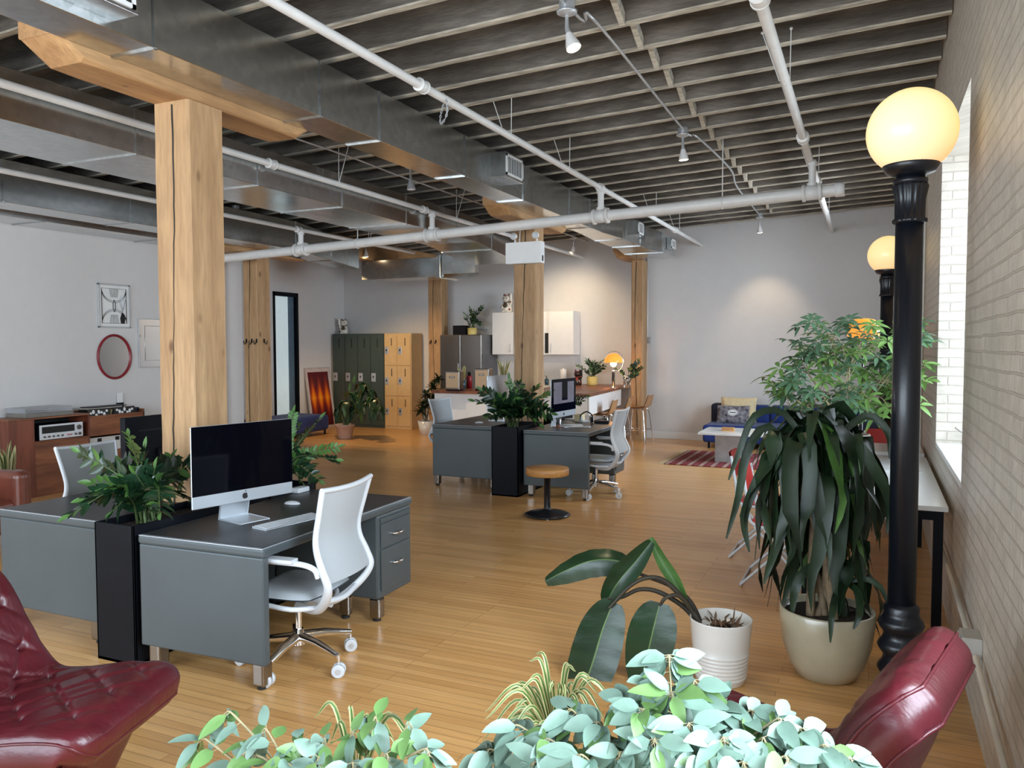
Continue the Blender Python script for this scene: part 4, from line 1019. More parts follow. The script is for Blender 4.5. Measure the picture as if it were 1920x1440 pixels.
wb('fascia_panel', 'white', (-4.75, 11.80, CZ-CT-.29), (-4.05, 11.83, CZ-CT))
wb('far_base_cabinet', 'white', (-7.0, YF-.62, 0), (-5.2, YF-.02, .88))
def on(px, py, z=CZ):
    p = atz(px, py, z)
    if p.y > 14.55: return (aty(px, py, 14.55).x, 14.55, z)
    return (p.x, p.y, z)
def toaster(px, py, w_, h, lab):
    t = thing('countertop_oven', lab, 'appliance', on(px, py))
    MB().box((-w_/2, 0, .02), (w_/2, .16, h)).build('appliance_body', 'steel', t, bev=.012)
    MB().box((-w_/2+.02, -.008, .05), (w_/2-.02, .002, h-.03)).build('front_panel', M('warm_steel_front', lin(186, 160, 130), .35, metal=.5, var=.03), t, bev=.003)
    MB().box((-.05, -.012, h-.115), (.05, -.007, h-.085)).build('badge', 'slot', t); MB().box((-.04, -.0125, h-.107), (.04, -.0118, h-.093)).build('badge_text', 'silver', t)
    MB().box((-w_/2+.01, .01, 0), (w_/2-.01, .15, .03)).build('base', 'black', t)
toaster(848, 733, .27, .33, 'left steel countertop appliance with small dark badge, beside the snake plant')
toaster(903, 733, .27, .37, 'right taller steel countertop appliance with dark badge, near the red canister')
t = thing('red_canister', 'dark red canister with black lid between the two steel appliances', 'canister', on(880, 728))
MB().lathe([(.0001, 0), (.052, 0), (.052, .20), (.04, .225), (.0001, .225)], n=20).build('canister_body', M('dark_red_enamel', lin(140, 24, 36), .35), t); MB().lathe([(.028, .225), (.032, .26), (.02, .29), (.0001, .29)], n=16).build('lid', 'black', t)
t = thing('paper_towel_roll', 'white paper towel roll on the counter right of the post', 'paper roll', on(1056, 719.5))
MB().lathe([(.0001, .012), (.062, .012), (.062, .29), (.02, .29), (.02, .31), (.0001, .31)], n=24).build('roll', 'white', t); MB().lathe([(.0001, 0), (.08, 0), (.08, .012), (.0001, .012)], n=24).build('holder', 'steel', t)
t = thing('soap_bottle', 'small dark soap bottle on the counter, just right of the post', 'bottle', on(1025, 722))
MB().lathe([(.0001, 0), (.04, 0), (.04, .11), (.014, .125), (.012, .15), (.0001, .15)], n=18).build('bottle_body', 'pot_teal', t); MB().tube([(0, 0, .15), (0, 0, .17), (-.03, 0, .172)], .006, 6).build('pump', 'black', t)
cp_ = on(1083, 722); cat(cp_, -.05, .80, 'black beckoning cat figurine on the wooden counter', 'cat_b', 'cat_red', 'cat_red', 1)

# orange lamp
lp = on(1150, 728)
t = thing('table_lamp', 'chrome table lamp with glowing orange dome shade on the counter', 'lamp', lp)
MB().lathe([(.0001, 0), (.07, 0), (.07, .012), (.03, .016), (.03, .30), (.022, .31), (.0001, .31)], n=24).build('base', 'chrome', t)
m_ = MB()
m_.lathe([(.165*math.cos(a), .45+.165*math.sin(a)) for a in [PI/2*k/12 for k in range(12)]]+[(.0001, .615)], n=32)
m_.build('dome_shade', 'lamp_amber', t)
MB().tube([(.17*math.sin(a)*1.05, 0, .46+.185*math.cos(a)) for a in [-.6+3.2*k/24 for k in range(25)]], .008, 8, flat=.6).build('chrome_arc', 'chrome', t)
MB().ball((0, 0, .43), .055, 16, 10).build('bulb', 'bulb', t)
l = bpy.data.lights.new('table_lamp_light', 'POINT'); l.energy = 6; l.color = (1, .45, .16); l.shadow_soft_size = .06
lo = bpy.data.objects.new('table_lamp_light', l); C.objects.link(lo); lo.parent = t; lo.location = (0, .0, .36)

# bar stools
def bar_stool(loc, rz, lab):
    t = thing('bar_stool', lab, 'stool', loc, rz, 'plywood bar stools'); h = .64
    def sh(u, v):
        a = (u-.5)*2; x = -.2+.42*min(v/.6, 1) - (.05*max(0, v-.6)/.4 if v > .6 else 0); 
        if v < .6: return (.2-.38*(v/.6), a*.18, h+.02*a*a-.01*math.sin(PI*v/.6))
        q = (v-.6)/.4; return (-.18-.06*q, a*(.17-.02*q), h+.02*a*a+.02+.20*q**1.1)
    m_ = MB(); m_.grid(sh, 9, 14); m_.grid(lambda u, v: tuple(Vector(sh(u, v))+Vector((-.008 if v > .6 else 0, 0, -.012))), 9, 14); m_.build('seat_shell', 'ply', t)
    for sx in (-1, 1):
        for sy in (-1, 1):
            MB().tube(interp([(sx*.05, sy*.06, h-.02), (sx*.13, sy*.12, h-.025), (sx*.16, sy*.15, h-.12), (sx*.22, sy*.21, .004)], 5), .011, 8).build('leg', 'chrome', t)
    MB().tube([(.195, .185, .24), (-.195, .185, .24), (-.195, -.185, .24), (.195, -.185, .24)], .008, 8, closed=True).build('footrest', 'chrome', t)
    MB().box((-.08, -.08, h-.03), (.08, .08, h-.012)).build('seat_mount', 'steel', t)
bar_stool((-4.02, 13.25, 0), math.radians(180), 'plywood bar stool with chrome legs, nearer of two in front of the end post')
bar_stool((-3.86, 13.98, 0), math.radians(175), 'plywood bar stool with chrome legs, right against the end post')
bar_stool((-4.05, 12.45, 0), math.radians(180), 'plywood bar stool tucked under the counter behind the office chair')

# switch box beside the end post
p = aty(1217, 638, YF-.01)
t = thing('switch_box', 'small grey electrical switch box with conduit beside the end post', 'switch', (p.x, YF-.004, p.z))
MB().box((-.04, -.04, -.06), (.04, 0, .06)).build('switch_body', 'silver', t, bev=.004)
MB().tube([(-.03, -.02, .06), (-.03, -.02, 1.75)], .01, 8).build('conduit', 'silver', t)
p = aty(1492, 618, YF-.01); o = MB().lathe([(.0001, 0), (.022, 0), (.018, .05), (.0001, .05)], n=10).build('wall_hook', 'slot'); o.location = (p.x, YF-.03, p.z-.02); tag(o, 'tiny dark hook on the bare far wall above the sofa', 'hook')

# ---------------------------------------------------------------- sofa, cushions, rug, coffee table
t = thing('sofa', 'navy blue velvet sofa against the far wall behind marble table', 'sofa', (-1.65, 14.1, 0))
def cush(mb, a, b_): mb.box(a, b_)
for k, (xa, xb) in enumerate(((-1.0, .0), (.01, .95), (.96, 1.9))):
    MB().box((xa, -.42, .10), (xb, .45, .40)).build('seat_cushion', 'navy', t, bev=.05, seg=4)
    MB().box((xa, .36, .38), (xb, .62, .70)).build('back_cushion', 'navy', t, bev=.06, seg=4)
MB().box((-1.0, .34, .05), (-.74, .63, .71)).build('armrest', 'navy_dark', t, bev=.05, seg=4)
for x in (-.9, .4, 1.8):
    for y in (-.35, .5): MB().tube([(x, y, 0), (x, y, .12)], .02, 8).build('leg', 'black', t)
# second dark sofa seen behind the white tables
t = thing('sofa', 'very dark navy sofa back standing behind the white tables near brick wall', 'sofa', (-.2, 10.9, 0))
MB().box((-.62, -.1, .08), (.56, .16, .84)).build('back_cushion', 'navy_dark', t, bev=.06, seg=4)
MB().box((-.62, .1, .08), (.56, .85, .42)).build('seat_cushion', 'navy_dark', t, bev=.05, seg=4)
for x in (-.5, .45):
    for y in (0, .7): MB().tube([(x, y, 0), (x, y, .1)], .02, 8).build('leg', 'black', t)
def pillow(loc, rot, w_, h, th, mt, lab, emblem=False):
    t = thing('cushion', lab, 'cushion', loc); t.rotation_euler = rot
    m_ = MB()
    def f(sgn):
        def g(u, v):
            a, b_ = 2*u-1, 2*v-1; k = max(0, (1-a**4))**.5*max(0, (1-b_**4))**.5; pin = 1-.06*(1-abs(a)**2)*abs(b_)-0
            return (a*w_/2*(1-.05*(1-b_*b_)), sgn*th/2*k, b_*h/2*(1-.05*(1-a*a)))
        return g
    m_.grid(f(1), 14, 14); m_.grid(f(-1), 14, 14); m_.build('cushion_cover', mt, t)
    if emblem:
        e_ = MB(); e_.add([(.085*math.cos(q), -th/2-.004, .02+.06*math.sin(q)) for q in [2*PI*k/24 for k in range(24)]], [tuple(range(24))]); eo_ = e_.build('round_emblem', 'white', t)
        MB().tube([(.072*math.cos(q), -th/2-.006, .02+.049*math.sin(q)) for q in [2*PI*k/24 for k in range(24)]], .003, 5, closed=True).build('emblem_ring', 'slot', eo_)
        MB().box((-.05, -th/2-.007, .012), (.05, -th/2-.004, .026)).build('emblem_lettering', 'slot', eo_)
pillow((-2.16, 14.38, .62), (-.2, 0, .02), .62, .44, .16, 'cream', 'cream square cushion leaning on the blue sofa back')
pillow((-2.22, 14.18, .545), (-.35, 0, .05), .56, .34, .14, 'pillow_bw', 'black and white printed cushion with a round emblem on the sofa', True)
# rug
m, nt, b = nmat('patterned_rug')
co = coords(nt)
wv = N(nt, 'ShaderNodeTexWave', Scale=1.9, bands_direction='X'); nt.links.new(co, wv.inputs['Vector'])
ck = N(nt, 'ShaderNodeTexVoronoi', Scale=16, distance='MANHATTAN'); nt.links.new(co, ck.inputs['Vector'])
c = mix(nt, ramp(nt, wv.outputs[0], [(0, lin(120, 30, 40)), (.45, lin(150, 44, 52)), (.5, lin(40, 40, 62)), (.75, lin(196, 176, 160))], 'CONSTANT'), ramp(nt, ck.outputs['Distance'], [(.2, lin(196, 176, 160)), (.4, lin(126, 34, 44))]), .45)
nt.links.new(c, b.inputs['Base Color']); b.inputs['Roughness'].default_value = .95; MT['rug'] = m
t = thing('rug', 'red patterned oriental rug under the marble coffee table', 'rug', (-1.85, 12.3, 0))
MB().box((-.95, -.72, .001), (1.0, .95, .012)).build('rug_pile', 'rug', t)
m_ = MB()
for k in range(60):
    y = -.71+k*.028; m_.box((-1.05, y, .002), (-.95, y+.014, .006)); 
m_.build('fringe', 'cream', t)
t = thing('coffee_table', 'white marble coffee table with a block pedestal on the rug', 'table', (-1.88, 12.25, .012))
MB().box((-.48, -.42, .42), (.52, .46, .455)).build('tabletop', 'marble', t, bev=.004)
MB().box((-.27, -.18, 0), (.10, .2, .42)).build('pedestal', M('grey_marble_base', lin(176, 174, 172), .3, var=.16, vs=9), t, bev=.003)
t = thing('wooden_box', 'small wooden box on the marble coffee table', 'box', (-1.98, 12.2, .467)); MB().box((-.09, -.05, 0), (.09, .05, .035)).build('box_base', 'stool_wood', t); MB().box((-.085, -.045, .036), (.085, .045, .055)).build('box_lid', 'stool_wood', t)

# ---------------------------------------------------------------- left wall pieces
XW = XN+.001; S_ = .854
def onL(px, py): p = atx(px, py, XW+.01); return p
# art-deco picture
p = (onL(183, 532)+onL(243, 614))/2
t = thing('framed_picture', 'black and white picture with arcs and vase, framed, above the round mirror', 'picture', (XW, p.y, p.z))
ph, pw = .29, .243
fr = MB(); b_ = .02
for a_, c_ in (((0, -pw, -ph), (.025, -pw+b_, ph)), ((0, pw-b_, -ph), (.025, pw, ph)), ((0, -pw, -ph), (.025, pw, -ph+b_)), ((0, -pw, ph-b_), (.025, pw, ph))): fr.box(a_, c_)
fr.build('frame', 'silver', t, bev=.002)
MB().box((.003, -pw+b_, -ph+b_), (.012, pw-b_, ph-b_)).build('print', 'white', t)
ln = MB()
def stroke(pts, r=.005): r *= 1.7; ln.tube([(.0135, y, z) for y, z in pts], r, 5, flat=.3, upv=(1, 0, 0))
W_, H_ = pw-.055, ph-.06
stroke([(-W_, -H_), (W_, -H_), (W_, H_), (-W_, H_), (-W_, -H_)])
for r in (0, .02):
    for sg in (1, -1):
        stroke([(-.0+(-W_)*math.cos(a_)-(-W_)*0 , sg*(H_-r-(H_*.72)*math.sin(a_))) for a_ in [PI/2*k/14 for k in range(15)]], .004)
        stroke([(W_*math.cos(a_), sg*(H_-r-(H_*.72)*math.sin(a_))) for a_ in [PI/2*k/14 for k in range(15)]], .004)
for k in range(-3, 4): stroke([(k*.022, H_), (k*.016, H_*.5)], .002); stroke([(k*.022, -H_), (k*.016, -H_*.5)], .002)
stroke([(0, .08), (.018, .04), (.018, -.04), (0, -.08), (-.018, -.04), (-.018, .04), (0, .08)], .005)
ln.build('print_lines', 'slot', t)
v_ = MB(); v_.prism([(.10, -H_+.0), (.16, -H_), (.17, -.16), (.145, -.09), (.115, -.09), (.09, -.16)], .002, 'x', .0125); v_.build('print_vase', 'slot', t)
gr_ = MB()
for k in range(9):
    a_ = -.5+k*.125; gr_.tube([(.0135, .13, -.09), (.0135, .13+.13*math.sin(a_), -.09+.2*math.cos(a_)+.02*(k % 3))], [.001, .007], 5, flat=.3, upv=(1, 0, 0))
gr_.build('print_grasses', 'silver', t)
# oval/round mirror
p = onL(215, 669)
t = thing('round_mirror', 'round wall mirror in a thin dark red frame', 'mirror', (XW, p.y, p.z)); R_ = .252; RZ = .286
MB().tube([(.012, R_*math.cos(a_), RZ*math.sin(a_)) for a_ in [2*PI*k/48 for k in range(48)]], .017, 8, closed=True).build('frame', M('dark_red_frame', lin(128, 24, 34), .35), t)
MB().add([(.008, R_*math.cos(a_), RZ*math.sin(a_)) for a_ in [2*PI*k/48 for k in range(48)]], [tuple(range(48))]).build('mirror_glass', 'mirror', t)
# rectangular mirror
p = onL(258, 597); q = onL(258, 690)
t = thing('rectangular_mirror', 'rectangular mirror with inner line partly hidden behind the broad post', 'mirror', (XW, p.y, q.z)); hh = p.z-q.z
MB().box((0, 0, 0), (.02, .86, hh)).build('mirror_back', 'silver', t); MB().box((.02, .01, .01), (.024, .85, hh-.01)).build('mirror_glass', 'mirror', t, bev=.002)
MB().tube([(.026, .1, .1), (.026, .76, .1), (.026, .76, hh-.1), (.026, .1, hh-.1)], .003, 4, closed=True).build('bevel_line', 'steel', t)
# console
CX = -8.84; cy0 = 5.81
t = thing('record_console', 'walnut record console with silver receiver, against the picture wall', 'console', (CX, cy0, 0)); DP = XN-CX+.02
def cb(nm, mt, a, b_, par=t, bev=.002): return MB().box(a, b_).build(nm, mt, par, bev=bev)
TP, NB = .905, .65; ya_, yb_, yc_ = .307, 1.003, 1.84
cb('side_panel', 'walnut_v', (DP, 0, .0), (0, ya_, TP)); cb('side_panel', 'walnut_v', (DP, yb_, 0), (0, yb_+.017, TP))
cb('console_top', 'walnut', (DP, 0, TP), (.005, yb_+.018, TP+.02))
cb('lower_panel', 'walnut', (DP, ya_, .02), (-.004, yb_, NB-.02)); cb('lower_shelf', 'walnut', (DP, ya_, NB-.018), (-.002, yb_, NB-.002))
cb('niche_back', 'slot', (DP, ya_, NB), (DP+.04, yb_, TP)); cb('plinth', 'walnut', (-.30, ya_, .0), (-.006, yb_, .03))
cb('record_bin', 'walnut', (DP, yb_+.02, .615), (0, yc_, .635)); cb('bin_front', 'walnut', (-.018, yb_+.02, .615), (0, yc_, .885)); cb('bin_back', 'walnut', (DP, yb_+.02, .615), (DP+.02, yc_, .935)); cb('bin_side', 'walnut', (DP, yc_-.018, .0), (0, yc_, .925))
cb('drawer_panel', 'walnut', (DP, yb_+.02, .02), (-.05, yc_-.02, .42))
# receiver
t = thing('stereo_receiver', 'silver stereo receiver in the open niche of walnut console', 'receiver', (CX, cy0+.367, NB+.002)); t.scale = (.87, .87, .87)
MB().box((-.36, 0, 0), (-.005, .64, .205)).build('receiver_case', 'black', t, bev=.003); MB().box((-.006, 0, .005), (.006, .64, .205)).build('face_plate', M('bright_silver', lin(222, 224, 226), .3, metal=.2, var=.02), t, bev=.002)
MB().box((.006, .03, .09), (.008, .51, .18)).build('dial_window', 'slot', t)
def knob(y, z, r): MB().tube([(.006, y, z), (.022, y, z)], r, 14).build('knob', 'steel', t)
knob(.575, .135, .034)
for k in range(5): knob(.06+k*.065, .045, .014)
for k in range(4): MB().box((.006, .40+k*.02, .035), (.012, .408+k*.02, .055)).build('push_button', 'red' if k < 3 else 'steel', t)
knob(.52, .045, .016); knob(.585, .045, .02)
# turntable
t = thing('turntable', 'grey turntable under a smoky dust cover on the console', 'turntable', (CX-.37, cy0+.215, TP+.021)); t.scale = (.87, .87, .87)
MB().box((0, 0, 0), (.40, .70, .055)).build('plinth', M('turntable_grey', lin(120, 116, 108), .4), t, bev=.004)
MB().lathe([(.0001, .056), (.15, .056), (.15, .072), (.0001, .072)], (.2, .27, 0), 32).build('platter', 'black', t)
MB().tube([(.08, .58, .08), (.1, .55, .085), (.3, .42, .082)], .006, 8).build('tonearm', 'silver', t)
m_ = MB(); m_.box((.01, .01, .057), (.014, .69, .125)); m_.box((.386, .01, .057), (.39, .69, .125)); m_.box((.01, .01, .057), (.39, .014, .125)); m_.box((.01, .686, .057), (.39, .69, .125)); m_.box((.01, .01, .122), (.39, .69, .125)); m_.build('dust_cover', 'smoke', t)
# records in the bin
rr_ = random.Random(9)
cols = [lin(30, 28, 26), lin(196, 190, 176), lin(60, 40, 34), lin(90, 80, 60), lin(24, 24, 30), lin(170, 150, 110), lin(120, 46, 40), lin(40, 60, 70)]
covm = [M('record_sleeve_%d' % i, c_, .5, var=.5 if i in (0, 4) else .15, vs=14) for i, c_ in enumerate(cols)]
for k in range(24):
    j = k // 12; i = k % 12
    o = MB().box((-.15, -.0045, 0), (.15, .0045, .31)).build('vinyl_record', covm[(k*5+j) % len(cols)])
    o.location = (CX-.215+rr_.uniform(-.01, .01), cy0+1.09+j*.36+i*.026, .64); o.rotation_euler = (math.radians(-13), 0, 0)
    tag(o, 'thin record sleeve standing in the %s half of the walnut record bin' % ('left' if j == 0 else 'right'), 'record', 'records in the %s half of the bin' % ('left' if j == 0 else 'right'))
for k, (y, nm, lab) in enumerate(((1.04, 0, 'black record sleeve with white figures, front of left stack in the bin'), (1.42, 4, 'black and white patterned record sleeve, front of the right stack'))):
    t = thing('record_sleeve', lab, 'record', (CX-.022, cy0+y, .70)); t.rotation_euler = (0, -.12, 0)
    MB().box((-.01, 0, 0), (0, .31, .27)).build('sleeve', covm[nm], t)
    m_ = MB()
    for q in range(7): m_.ball((.001, .04+.038*q, .215+.022*math.sin(q*2.3+k)), .02, 8, 5, sc_=(.08, 1, .8+.5*(q % 2)))
    m_.build('cover_artwork', 'white', t)
t = thing('stacked_sleeves', 'flat stack of pale record sleeves lying across the bin', 'record', (CX-.37, cy0+1.1, .957))
MB().box((0, 0, 0), (.22, .52, .012)).build('sleeve', covm[1], t); MB().box((.02, .06, .013), (.21, .6, .024)).build('sleeve', covm[4], t)
t = thing('postcard_stand', 'small white card in a black stand left of the broad post, on the console end', 'card', (CX-.38, cy0+1.78, .936)); MB().box((-.01, -.035, .0), (.0, .045, .19)).build('card', 'white', t); MB().box((-.012, -.05, 0), (.01, .05, .06)).build('card_stand', 'black', t)
t = thing('storage_bin', 'pale machine with dark openings standing below the record bin', 'bin', (CX-.12, cy0+1.05, .425)); MB().box((-.22, .0, .0), (.06, .70, .18)).build('bin_body', 'pot_white', t, bev=.004)
for y in (.12, .38): MB().box((.06, y, .12), (.063, y+.06, .165)).build('opening', 'slot', t)

# poster leaning on the left wall
m, nt, b = nmat('flame_poster_print')
co = coords(nt, kind='Object')
sp = N(nt, 'ShaderNodeSeparateXYZ'); nt.links.new(co, sp.inputs[0])
def mth(op, a, b2=None, c2=None):
    n = N(nt, 'ShaderNodeMath', operation=op)
    for i, v in enumerate((a, b2, c2)):
        if v is None: continue
        if hasattr(v, 'links'): nt.links.new(v, n.inputs[i])
        else: n.inputs[i].default_value = v
    return n.outputs[0]
fx_ = mth('ABSOLUTE', mth('SUBTRACT', mth('FRACT', mth('MULTIPLY', mth('SUBTRACT', sp.outputs[1], .075), 1/.225)), .5))   # 0 centre of a diamond
dz_ = mth('ABSOLUTE', mth('MULTIPLY', mth('SUBTRACT', sp.outputs[2], .66), 1/.95))
val = mth('ADD', mth('MULTIPLY', fx_, .85), mth('MULTIPLY', dz_, 1.25))
nt.links.new(ramp(nt, val, [(.05, lin(250, 170, 20)), (.25, lin(236, 110, 20)), (.45, lin(150, 50, 30)), (.7, lin(92, 20, 28))]), b.inputs['Base Color'])
b.inputs['Roughness'].default_value = .4; MT['poster'] = m
pA = atx(575, 693, -10.72); 
t = thing('leaning_poster', 'tall framed poster of orange flame diamonds leaning against the left wall', 'poster', (XL+.20, 13.38, .0)); t.rotation_euler = (0, math.radians(-8), 0)
MB().box((-.02, 0, .0), (0, .82, 1.30)).build('frame', M('pale_pink_mat_board', lin(206, 190, 186), .6), t, bev=.003)
MB().box((0, .075, .06), (.004, .75, 1.21)).build('print', 'poster', t)
m_ = MB()
for a_, c_ in (((-.005, -.002, 0), (.008, .008, 1.3)), ((-.005, .812, 0), (.008, .822, 1.3)), ((-.005, 0, 1.292), (.008, .82, 1.302))): m_.box(a_, c_)
m_.build('frame_edge', 'silver', t)
# blue ottoman
t = thing('ottoman', 'low round-cornered navy velvet ottoman by the left wall', 'ottoman', (-10.2, 12.2, 0))
MB().box((-.52, -.75, .08), (.36, .75, .40)).build('ottoman_body', 'navy', t, bev=.09, seg=5)
for x in (-.4, .3):
    for y in (-.65, .65): MB().tube([(x, y, 0), (x, y, .1)], .02, 8).build('leg', 'black', t)

# brown leather armchair at the left edge
t = thing('leather_armchair', 'brown leather tub armchair cut by the left picture edge', 'armchair', (-7.12, 4.15, 0), math.radians(10))
MB().box((-.42, -.38, .12), (.36, .38, .42)).build('seat', 'brown_leather', t, bev=.06, seg=4)
MB().box((-.40, .30, .12), (.42, .46, .66)).build('armrest', 'brown_leather', t, bev=.06, seg=4)
MB().box((-.40, -.46, .12), (.42, -.30, .66)).build('armrest', 'brown_leather', t, bev=.06, seg=4)
MB().box((-.52, -.44, .12), (-.36, .44, .82)).build('backrest', 'brown_leather', t, bev=.07, seg=4)
for x in (-.4, .34):
    for y in (-.38, .38): MB().tube([(x, y, 0), (x, y, .14)], .022, 8).build('leg', 'black', t)

# ---------------------------------------------------------------- white tables by the window and their chairs
def wtable(x0_, x1_, y0_, y1_, h, lab):
    t = thing('white_table', lab, 'table', ((x0_+x1_)/2, (y0_+y1_)/2, 0), 0, 'white tables by the brick wall'); a, b_ = (x1_-x0_)/2, (y1_-y0_)/2
    MB().box((-a, -b_, h-.032), (a, b_, h)).build('tabletop', 'white_tab', t, bev=.003)
    m_ = MB(); m_.box((-a+.03, -b_+.02, h-.09), (a-.03, -b_+.06, h-.033)); m_.box((-a+.03, b_-.06, h-.09), (a-.03, b_-.02, h-.033)); m_.box((-a+.03, -b_+.02, h-.09), (-a+.06, b_-.02, h-.033)); m_.box((a-.06, -b_+.02, h-.09), (a-.03, b_-.02, h-.033)); m_.build('apron', 'black', t)
    for sx in (-1, 1):
        for sy in (-1, 1):
            x = sx*(a-.05); y = sy*(b_-.045); MB().box((x-.027, y-.027, 0), (x+.027, y+.027, h-.034)).build('leg', 'black', t, bev=.002)
TH = .775
wtable(-.43, .42, 5.42, 7.75, TH, 'white table nearest the camera with black legs, carrying the leafy potted plant')
wtable(-.43, .42, 8.0, 8.72, TH, 'second white table behind the first, beside the far lamp post')
def side_chair(loc, rz, lab, grp='red seated tube frame chairs'):
    t = thing('tube_frame_chair', lab, 'chair', loc, rz, grp)
    for sy in (-1, 1):
        MB().tube(interp([(-.26, sy*.2, .84), (-.22, sy*.21, .62), (-.17, sy*.21, .45), (.17, sy*.21, .44)], 5), .012, 8).build('back_upright', 'white_pl', t)
        MB().tube([(.17, sy*.21, .44), (-.26, sy*.23, .012)], .011, 8).build('leg', 'white_pl', t)
        MB().tube([(-.17, sy*.21, .44), (.24, sy*.23, .012)], .011, 8).build('leg', 'white_pl', t)
    for x in (-.26, .24): MB().tube([(x, -.23, .012), (x, .23, .012)], .011, 8).build('foot_rail', 'white_pl', t)
    MB().tube([(.10, -.22, .16), (.10, .22, .16)], .009, 8).build('cross_rail', 'white_pl', t)
    MB().box((-.2, -.2, .44), (.2, .2, .48)).build('seat', 'red', t, bev=.015, seg=3)
    m_ = MB(); m_.grid(lambda u, v: (-.235-.02*(2*u-1)**2*-1-.05*v, (2*u-1)*.2, .66+.2*v), 9, 5); m_.grid(lambda u, v: (-.25-.02*(2*u-1)**2*-1-.05*v, (2*u-1)*.2, .66+.2*v), 9, 5); m_.build('backrest', 'red', t)
side_chair((-.80, 6.9, 0), 0, 'white tube chair with red seat at the near white table, behind the drooping plant')
side_chair((-.60, 6.15, 0), .0, 'white tube chair with red seat, partly behind the beige pot plant')
side_chair((.12, 9.02, 0), -PI/2, 'white framed chair with red back at the end of the second white table')
tag(MB().tube(interp([(-.1, 5.9, TH+.004), (.1, 6.3, TH+.004), (-.05, 6.6, TH+.004), (.15, 6.8, TH+.004), (.35, 6.9, TH+.004)], 6), .004, 6).build('power_cable', 'white_pl'), 'thin white cable lying loose on the nearest white table', 'cable')
t = thing('window_crank', 'small metal window crank on the sill of the near window', 'crank', (XR+.24, 6.96, SZ+.0))
MB().box((-.03, -.02, 0), (.03, .02, .10)).build('crank_base', 'silver', t); MB().tube([(0, 0, .1), (-.08, -.02, .11), (-.12, -.03, .14)], .009, 8).build('crank_handle', 'steel', t)
# ---------------------------------------------------------------- plants
def V(*a): return Vector(a)
def pot(t, prof, mt, soil_r, soil_z, ribs=False, c=(0, 0, 0)):
    MB().lathe(prof, c, 40, flute=.02 if ribs else 0, fn=20).build('pot', mt, t)
    MB().lathe([(.0001, soil_z-.02), (soil_r, soil_z-.02), (soil_r, soil_z), (.0001, soil_z+.008)], c, 24).build('soil', 'soil', t)
def zz(t, base, tips, L=.085, W=.036, rnd=None, mats=('leaf_dark', 'leaf_mid'), lean=.35, young=.12, stem='stem_green', start=.22):
    rnd = rnd or random.Random(1); st = MB(); fo = MB(); base = Vector(base)
    for k, tip in enumerate(tips):
        tip = Vector(tip); b0 = base+V(rnd.uniform(-.05, .05), rnd.uniform(-.05, .05), 0)
        d = tip-b0; mid = b0+V(d.x*lean, d.y*lean, max(d.z*.62, .10+.25*d.length)) if d.z < d.length*.6 else b0+V(d.x*lean, d.y*lean, d.z*.6)
        pts = interp([b0, mid, tip], 8); n = len(pts)
        st.tube(pts, [.008*(1-.7*i/n) for i in range(n)], 6)
        length = sum((pts[i+1]-pts[i]).length for i in range(n-1)); nl = max(5, int(length*(1-start)/(L*.36)))
        isy = rnd.random() < young
        for j in range(nl):
            f = start+(1-start)*(j+.5)/nl; x = f*(n-1); i = min(int(x), n-2); p = pts[i]+(pts[i+1]-pts[i])*(x-i); tg = (pts[i+1]-pts[i]).normalized()
            side = tg.cross(V(0, 0, 1)); side = side.normalized() if side.length > .1 else V(1, 0, 0)
            rot = Matrix.Rotation(rnd.uniform(-.5, .5)+k*1.3, 3, tg); side = rot @ side
            sc_ = (.6+.5*math.sin(PI*min(1, f*.9)))*(1 if not isy else .8)
            for sg in (1, -1):
                dd = (side*sg*.85+tg*.65+V(0, 0, .12)).normalized(); nn = side.cross(tg)*sg
                if nn.z < 0: nn = -nn
                fo.leaf(p, dd, nn+V(rnd.uniform(-.3, .3), rnd.uniform(-.3, .3), 0), L*sc_*rnd.uniform(.85, 1.15), W*sc_, mi=1 if (isy or rnd.random() < .12) else 0, fold=.14, droop=.08)
        fo.leaf(pts[-1], tg if n > 1 else V(0, 0, 1), V(0, -1, .5), L*.8, W*.7, mi=1)
    st.build('stems', stem, t); fo.build('foliage', list(mats), t)
R = random.Random
def T(px, py, Y): return aty(px, py, Y)
# near planter clump
t = thing('zz_plant', 'dark glossy plant with paired leaves in the near black planter', 'plant', (0, 0, 0))
B0 = V(-3.80, 3.30, .735); 
tips = [T(132, 965, 3.02), T(150, 848, 3.25), T(172, 905, 3.15), T(243, 818, 3.45), T(272, 842, 3.35), T(322, 858, 3.55), T(385, 868, 3.75), T(300, 962, 3.0), T(212, 958, 3.0), T(190, 880, 3.5), T(290, 880, 3.3), T(255, 890, 3.2), T(352, 935, 3.5), T(335, 905, 3.7), T(228, 870, 3.35), T(160, 935, 3.1), T(310, 925, 3.2), T(240, 930, 3.05)]
t.location = B0; zz(t, (0, 0, 0), [p-B0 for p in tips], L=.098, W=.046, rnd=R(3), young=.10)
planter(-3.945, -3.645, 4.14, 4.62, .775, 'short black planter behind the broad post, holding the arching fronds')
t = thing('zz_plant', 'arching dark green fronds showing right of the big black screen', 'plant', (0, 0, 0)); B1 = V(-3.80, 4.42, .735)
tips = [T(600, 785, 4.6), T(632, 838, 4.55), T(630, 862, 4.45), T(598, 900, 4.4), T(560, 800, 4.8), T(585, 870, 4.7), T(545, 850, 4.9), T(575, 915, 4.5), T(550, 775, 4.5)]
t.location = B1; zz(t, (0, 0, 0), [p-B1 for p in tips], L=.08, W=.036, rnd=R(5), young=.3)
t = thing('zz_plant', 'bushy dark glossy plant in the far black planter', 'plant', (0, 0, 0)); B2 = V(-3.89, 8.62, .77)
